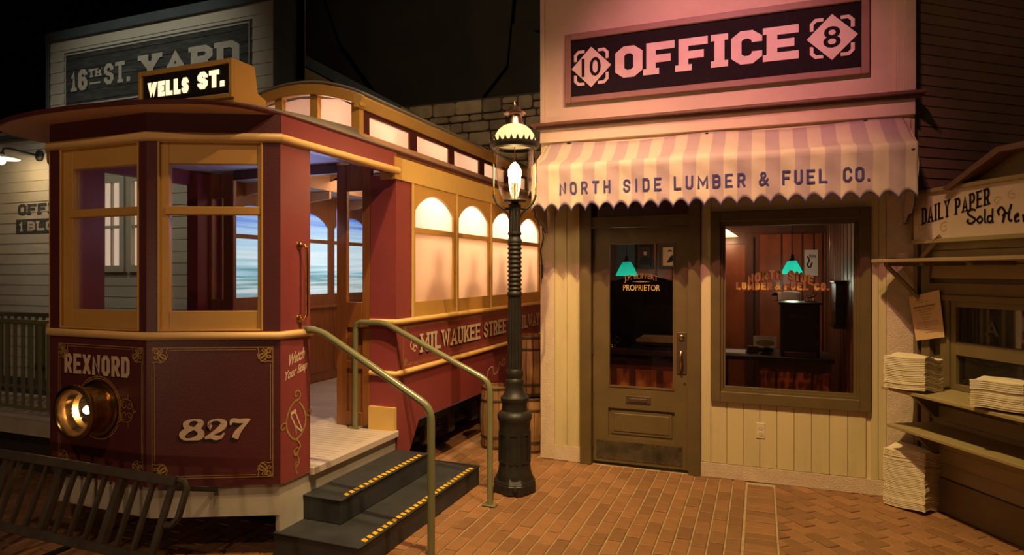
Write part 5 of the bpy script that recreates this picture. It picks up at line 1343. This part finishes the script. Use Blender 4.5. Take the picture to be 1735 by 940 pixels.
# ================================================================ YARD BUILDING (plane y = 5.6)
YP = 5.62; FY = Fr((0, YP, 0), (1, 0, 0))
yx0, yx1 = -11.5, -4.72
wy = structure('wall_left', MB().fb(FY, yx0, yx1, 0, 3.5, -.15, -.02).fb(FY, -8.79, yx1, 3.5, 4.78, -.15, -.02), M['yardboard'])
def clap(F, a0, a1, z0_, z1_, m, par):
    return MB().add([F.p(a0, z0_, -.02), F.p(a1, z0_, -.02), F.p(a1, z0_, .0), F.p(a0, z0_, .0), F.p(a0, z1_, -.02), F.p(a1, z1_, -.02), F.p(a1, z1_, -.009), F.p(a0, z1_, -.009)],
             [(0, 1, 2, 3), (4, 7, 6, 5), (3, 2, 6, 7), (0, 4, 5, 1), (0, 3, 7, 4), (1, 5, 6, 2)]).build('clapboard', M[m], par)
SG = (-8.455, -5.33, 3.775, 4.51)   # black sign rectangle
z_ = .24; 
while z_ < 4.68:
    z1 = min(z_+.139, 4.70); A0_ = yx0 if z_ < 3.45 else -8.74
    clap(FY, A0_, yx1, z_, z1, 'yardboard', wy)
    z_ = z1
structure('baseboard_left', MB().fb(FY, yx0, yx1, 0, .24, -.02, .01), M['slate'])
bevel(structure('trim_4', MB().fb(FY, -8.79, -5.0, 4.68, 4.80, -.15, .03).fb(FY, -8.79, -8.73, 3.45, 4.68, -.02, .02), M['slate']), .004)
bevel(structure('trim_5', MB().fb(FY, -5.0, -4.72, 0, 5.6, -.15, .04), M['slate']), .004)
structure('trim_6', MB().fb(FY, yx0, -8.79, 3.46, 3.50, -.15, .10), M['slate'])
# painted sign, board by board so that it follows the laps
ys = thing('yard_sign', 'weathered black painted sign reading 16TH ST. YARD on grey clapboards', 'sign', (-6.9, YP-.01, 3.78))
z_ = .24
strips = []
while z_ < 4.68:
    z1 = z_+.139
    lo, hi = max(z_, SG[2]), min(z1, SG[3])
    if hi-lo > .01:
        dd0 = -.009*(lo-z_)/.139+.002; dd1 = -.009*(hi-z_)/.139+.002
        MB().add([FY.p(SG[0], lo, dd0), FY.p(SG[1], lo, dd0), FY.p(SG[1], hi, dd1), FY.p(SG[0], hi, dd1)], [(0, 1, 2, 3)]).build('painted_board', M['yardblack'], ys)
    z_ = z1
sfy = lambda A, B: .0055
mb = MB()
for i, h in ((.035, .010), ):
    mb.stroke(FY, [(SG[0]+i, SG[2]+i), (SG[1]-i, SG[2]+i), (SG[1]-i, SG[3]-i), (SG[0]+i, SG[3]-i)], h, .0065, closed=True)
def yr(p0, p1, pt0, pb0, txt, tx, ty, gap, ser=True):
    a0_, zt = onY(p0, pt0, YP); a1_, _ = onY(p1, pt0, YP); _, zb_ = onY(p0, pb0, YP)
    block_text(mb, FY, txt, a0_, a1_, zb_, zt-zb_, tx, ty, gap, .0065, serif=ser)
yr(121, 149, 121, 156, '16', .07, .055, .03); yr(151, 172, 118, 132, 'TH', .035, .028, .02); yr(177, 221, 109, 144, 'ST.', .058, .05, .03)
a0_, zt = onY(238, 95, YP); a1_, _ = onY(404, 65, YP)
block_text(mb, FY, 'YARD', a0_, a1_+.02, zt-.30, .30, .105, .075, .06, .0065, serif=True)
a0_, z0_ = onY(152, 142, YP); a1_, _ = onY(171, 140, YP); mb.fb(FY, a0_, a1_, z0_-.012, z0_+.012, .006, .007)
mb.build('lettering', M['yardletter'], ys)
# OFFICE 1 BLOCK on the lower wall
o1 = MB(); block_text(o1, FY, 'OFFICE', -9.38, -8.28, 2.43, .145, .052, .04, .025, .002, serif=True); o1 = o1.build('wall_lettering', M['yardblack']); tag(o1, 'black painted lettering OFFICE above the 1 BLOCK band on the pale clapboards', 'lettering')
o2 = MB().fb(FY, -9.42, -8.2, 2.18, 2.37, .0015, .0025).build('painted_band', M['yardblack']); tag(o2, 'black painted band reading 1 BLOCK on the pale clapboards', 'lettering')
mb = MB(); block_text(mb, FY, '1', -9.35, -9.26, 2.21, .13, .035, .03, .02, .0035, serif=True); block_text(mb, FY, 'BLOCK', -9.18, -8.28, 2.21, .13, .042, .035, .03, .0035, serif=True); mb.build('lettering', M['yardletter'], o2)
# lit windows of the yard building
M['yardpane'] = emit('lit_yard_pane', (1, .72, .50), .8)
for i, (a0_, a1_) in enumerate(((-7.85, -7.38), (-7.18, -6.71))):
    f = MB()
    for q in ((a0_-.08, a0_, 1.66, 2.86), (a1_, a1_+.08, 1.66, 2.86), (a0_, a1_, 1.66, 1.74), (a0_, a1_, 2.77, 2.86), (a0_, a1_, 2.20, 2.235)): f.fb(FY, *q, 0, .05)
    for k in (1, 2): f.fb(FY, a0_+(a1_-a0_)*k/3-.012, a0_+(a1_-a0_)*k/3+.012, 1.74, 2.77, 0, .035)
    f = structure('window_%d' % (4+i), f, M['yardboard'])
    for k in range(3):
        for z0_, z1_ in ((1.74, 2.20), (2.235, 2.77)): MB().fb(FY, a0_+(a1_-a0_)*k/3+.012, a0_+(a1_-a0_)*(k+1)/3-.012, z0_, z1_, .002, .006).build('pane', M['yardpane'], f)
# gooseneck lamp
gx, gz = onY(68, 264, YP)
gl = thing('gooseneck_lamp', 'black gooseneck wall lamp with white shade and bare bulb', 'lamp', (gx, YP, gz))
ye = 5.18
MB().lathe((gx, YP, gz), [(.075, 0), (.075, .02), (.03, .05)], 20, ax=(0, -1, 0)).build('wall_plate', M['iron'], gl, smooth=50)
MB().tube([(gx, YP-.03, gz), (gx, ye+.06, gz+.03), (gx, ye, gz+.02), (gx, ye-.02, gz-.05)], .013, 8).build('arm', M['iron'], gl, smooth=True)
MB().lathe((gx, ye-.02, gz-.07), [(.025, .04), (.03, 0)], 14).build('socket', M['iron'], gl, smooth=True)
MB().lathe((gx, ye-.02, gz-.07), [(.19, -.045), (.17, -.03), (.05, 0), (.03, .01)], 28, cap=False).build('lamp_shade', M['white'], gl, smooth=True)
MB().lathe((gx, ye-.02, gz-.19), [(.005, 0), (.035, .025), (.038, .05), (.02, .09)], 14).build('bulb', M['bulb'], gl, smooth=True)
point('gooseneck_light', (gx, ye-.02, gz-.17), (1, .70, .38), 26, .03)
spot('yard_wall_wash', (-8.2, 1.8, 4.6), (-8.4, 5.6, 1.6), (1, .78, .62), 75, 70, 1, .2)

# ramp and railing left of the streetcar
rp_ = thing('boarding_ramp', 'pale wooden ramp deck leading left from the streetcar door', 'ramp', (-7.0, 3.8, 0))
x_ = -11.0
while x_ < XL-.09:
    bevel(MB().box(x_+.002, x_+.098, 3.42, 4.15, .42, .45).build('plank', M['deck'], rp_), .003); x_ += .1
MB().box(-11.0, XL-.02, 3.40, 3.42, .33, .45).build('edge_board', M['skirt'], rp_)
MB().box(-11.0, XL-.05, 3.50, 4.10, 0, .38).build('ramp_base', M['void'], rp_)
def fence(y_, label):
    t = thing('ramp_railing', label, 'railing', (-6, y_, .45))
    MB().tube([(-11, y_, 1.24), (XL-.14, y_, 1.24)], .022, 10).build('top_rail', M['rail'], t, smooth=True)
    MB().tube([(-11, y_, .53), (XL-.14, y_, .53)], .016, 8).build('bottom_rail', M['rail'], t, smooth=True)
    bp = MB().box(-.010, .010, -.010, .010, 0, .71); base = None; x_ = XL-.2
    while x_ > -9.0:
        if base is None: o = bp.build('baluster', M['rail'], t); base = o; o.matrix_parent_inverse = Matrix()
        else: o = base.copy(); COL.objects.link(o)
        o.location = (x_+6, 0, .08); x_ -= .105
fence(3.47, 'near green baluster railing along the front edge of the left ramp'); fence(4.10, 'far green baluster railing along the back edge of the left ramp')

# ================================================================ BACKGROUND
FG = Fr((0, 9.3, 0), (1, 0, 0))
gpts = [onY(p, q, 9.3) for p, q in ((503, 0), (545, -60), (497, 85), (505, 88), (680, 180), (700, 330))]
a_l = onY(420, 100, 9.3)[0]
bw = structure('wall_gable', MB().prism(FG, [(a_l, 0), (gpts[5][0]+.3, 0), (gpts[4][0]+.3, gpts[4][1]-.2), gpts[4], gpts[3], (gpts[3][0]-.0, 7.5), (a_l, 7.5)], -.2, 0), M['olive'])
structure('trim_7', MB().prism(FG, [gpts[3], gpts[4], (gpts[4][0]-.05, gpts[4][1]-.16), (gpts[3][0]-.0, gpts[3][1]-.18)], 0, .06).prism(FG, [(gpts[3][0]-.12, gpts[3][1]-.1), (gpts[3][0], gpts[3][1]), (gpts[3][0], 7.5), (gpts[3][0]-.12, 7.5)], 0, .06), M['slate'])
FSt = Fr((0, 11, 0), (1, 0, 0))
sw_ = structure('wall_stone', MB().fb(FSt, -7.6, -2.2, 0, 4.95, -.3, -.02), M['stonejoint'])
y_ = 2.7; rr = random.Random(5)
while y_ < 4.92:
    h_ = rr.choice((.14, .2, .27, .33)); h_ = min(h_, 4.97-y_)
    x_ = -7.5
    while x_ < -2.3:
        w_ = rr.uniform(.2, .62)
        if rr.random() < .25 and h_ > .24: cells = [(x_, x_+w_, y_, y_+h_*.5), (x_, x_+w_, y_+h_*.5, y_+h_)]
        else: cells = [(x_, x_+w_, y_, y_+h_)]
        for a0_, a1_, b0_, b1_ in cells:
            j = lambda: rr.uniform(-.016, .016); g = .010; ch = .03
            P = [(a0_+g+ch+j(), b0_+g), (a1_-g-ch+j(), b0_+g), (a1_-g, b0_+g+ch+j()), (a1_-g, b1_-g-ch+j()), (a1_-g-ch+j(), b1_-g), (a0_+g+ch+j(), b1_-g), (a0_+g, b1_-g-ch+j()), (a0_+g, b0_+g+ch+j())]
            bevel(MB().prism(FSt, P, -.02, rr.uniform(.02, .06)).build('stone', M['stone'], sw_), .015)
        x_ += w_
    y_ += h_
structure('wall_far', MB().box(-16, 14, 13, 13.1, 0, 12), M['void'])
structure('wall_far_left', MB().box(-16, -15.9, -8, 13, 0, 12), M['outer'])
structure('ceiling', MB().box(-16, 14, -8, 13.1, 9.4, 9.5), M['void'])
dr = MB()
for (p, q) in (((540, 0), 0), ((860, 30), 1)): pass
for i, pts in enumerate(([(545, -20), (870, -20), (858, 110), (770, 225), (640, 160), (575, 70)], [(735, 40), (860, 38), (925, 60), (925, 200), (770, 230)], [(805, 60), (880, -20), (925, -20), (925, 50)])):
    P = [onY(a, b, 12.4+.2*i) for a, b in pts]
    F_ = Fr((0, 12.4+.2*i, 0), (1, 0, 0)); structure('trim_%d' % (8+i), MB().prism(F_, P[::-1], -.05, 0), M['void'])
tb = MB().tube([onY(290, 5, 8.5)[0:1]+(8.5, onY(290, 5, 8.5)[1])], .1, 4) if False else None
a_ = onY(275, -15, 7.5); b_ = onY(312, 22, 7.5)
structure('trim_11', MB().tube([(a_[0], 7.5, a_[1]), (b_[0], 7.5, b_[1])], .07, 4).tube([(b_[0]-.5, 7.6, b_[1]+.5), (b_[0]+1.2, 7.6, b_[1]+.75)], .04, 4), M['slate'])
spot('stone_wash', (-3.0, 6.0, 7.0), (-4.8, 11, 4.3), (1, .62, .32), 60, 50, 1, .2)
spot('void_wash', (-3.0, 4.0, 6.0), (-4.5, 12.5, 6.5), (1, .78, .5), 420, 80, 1, .2)
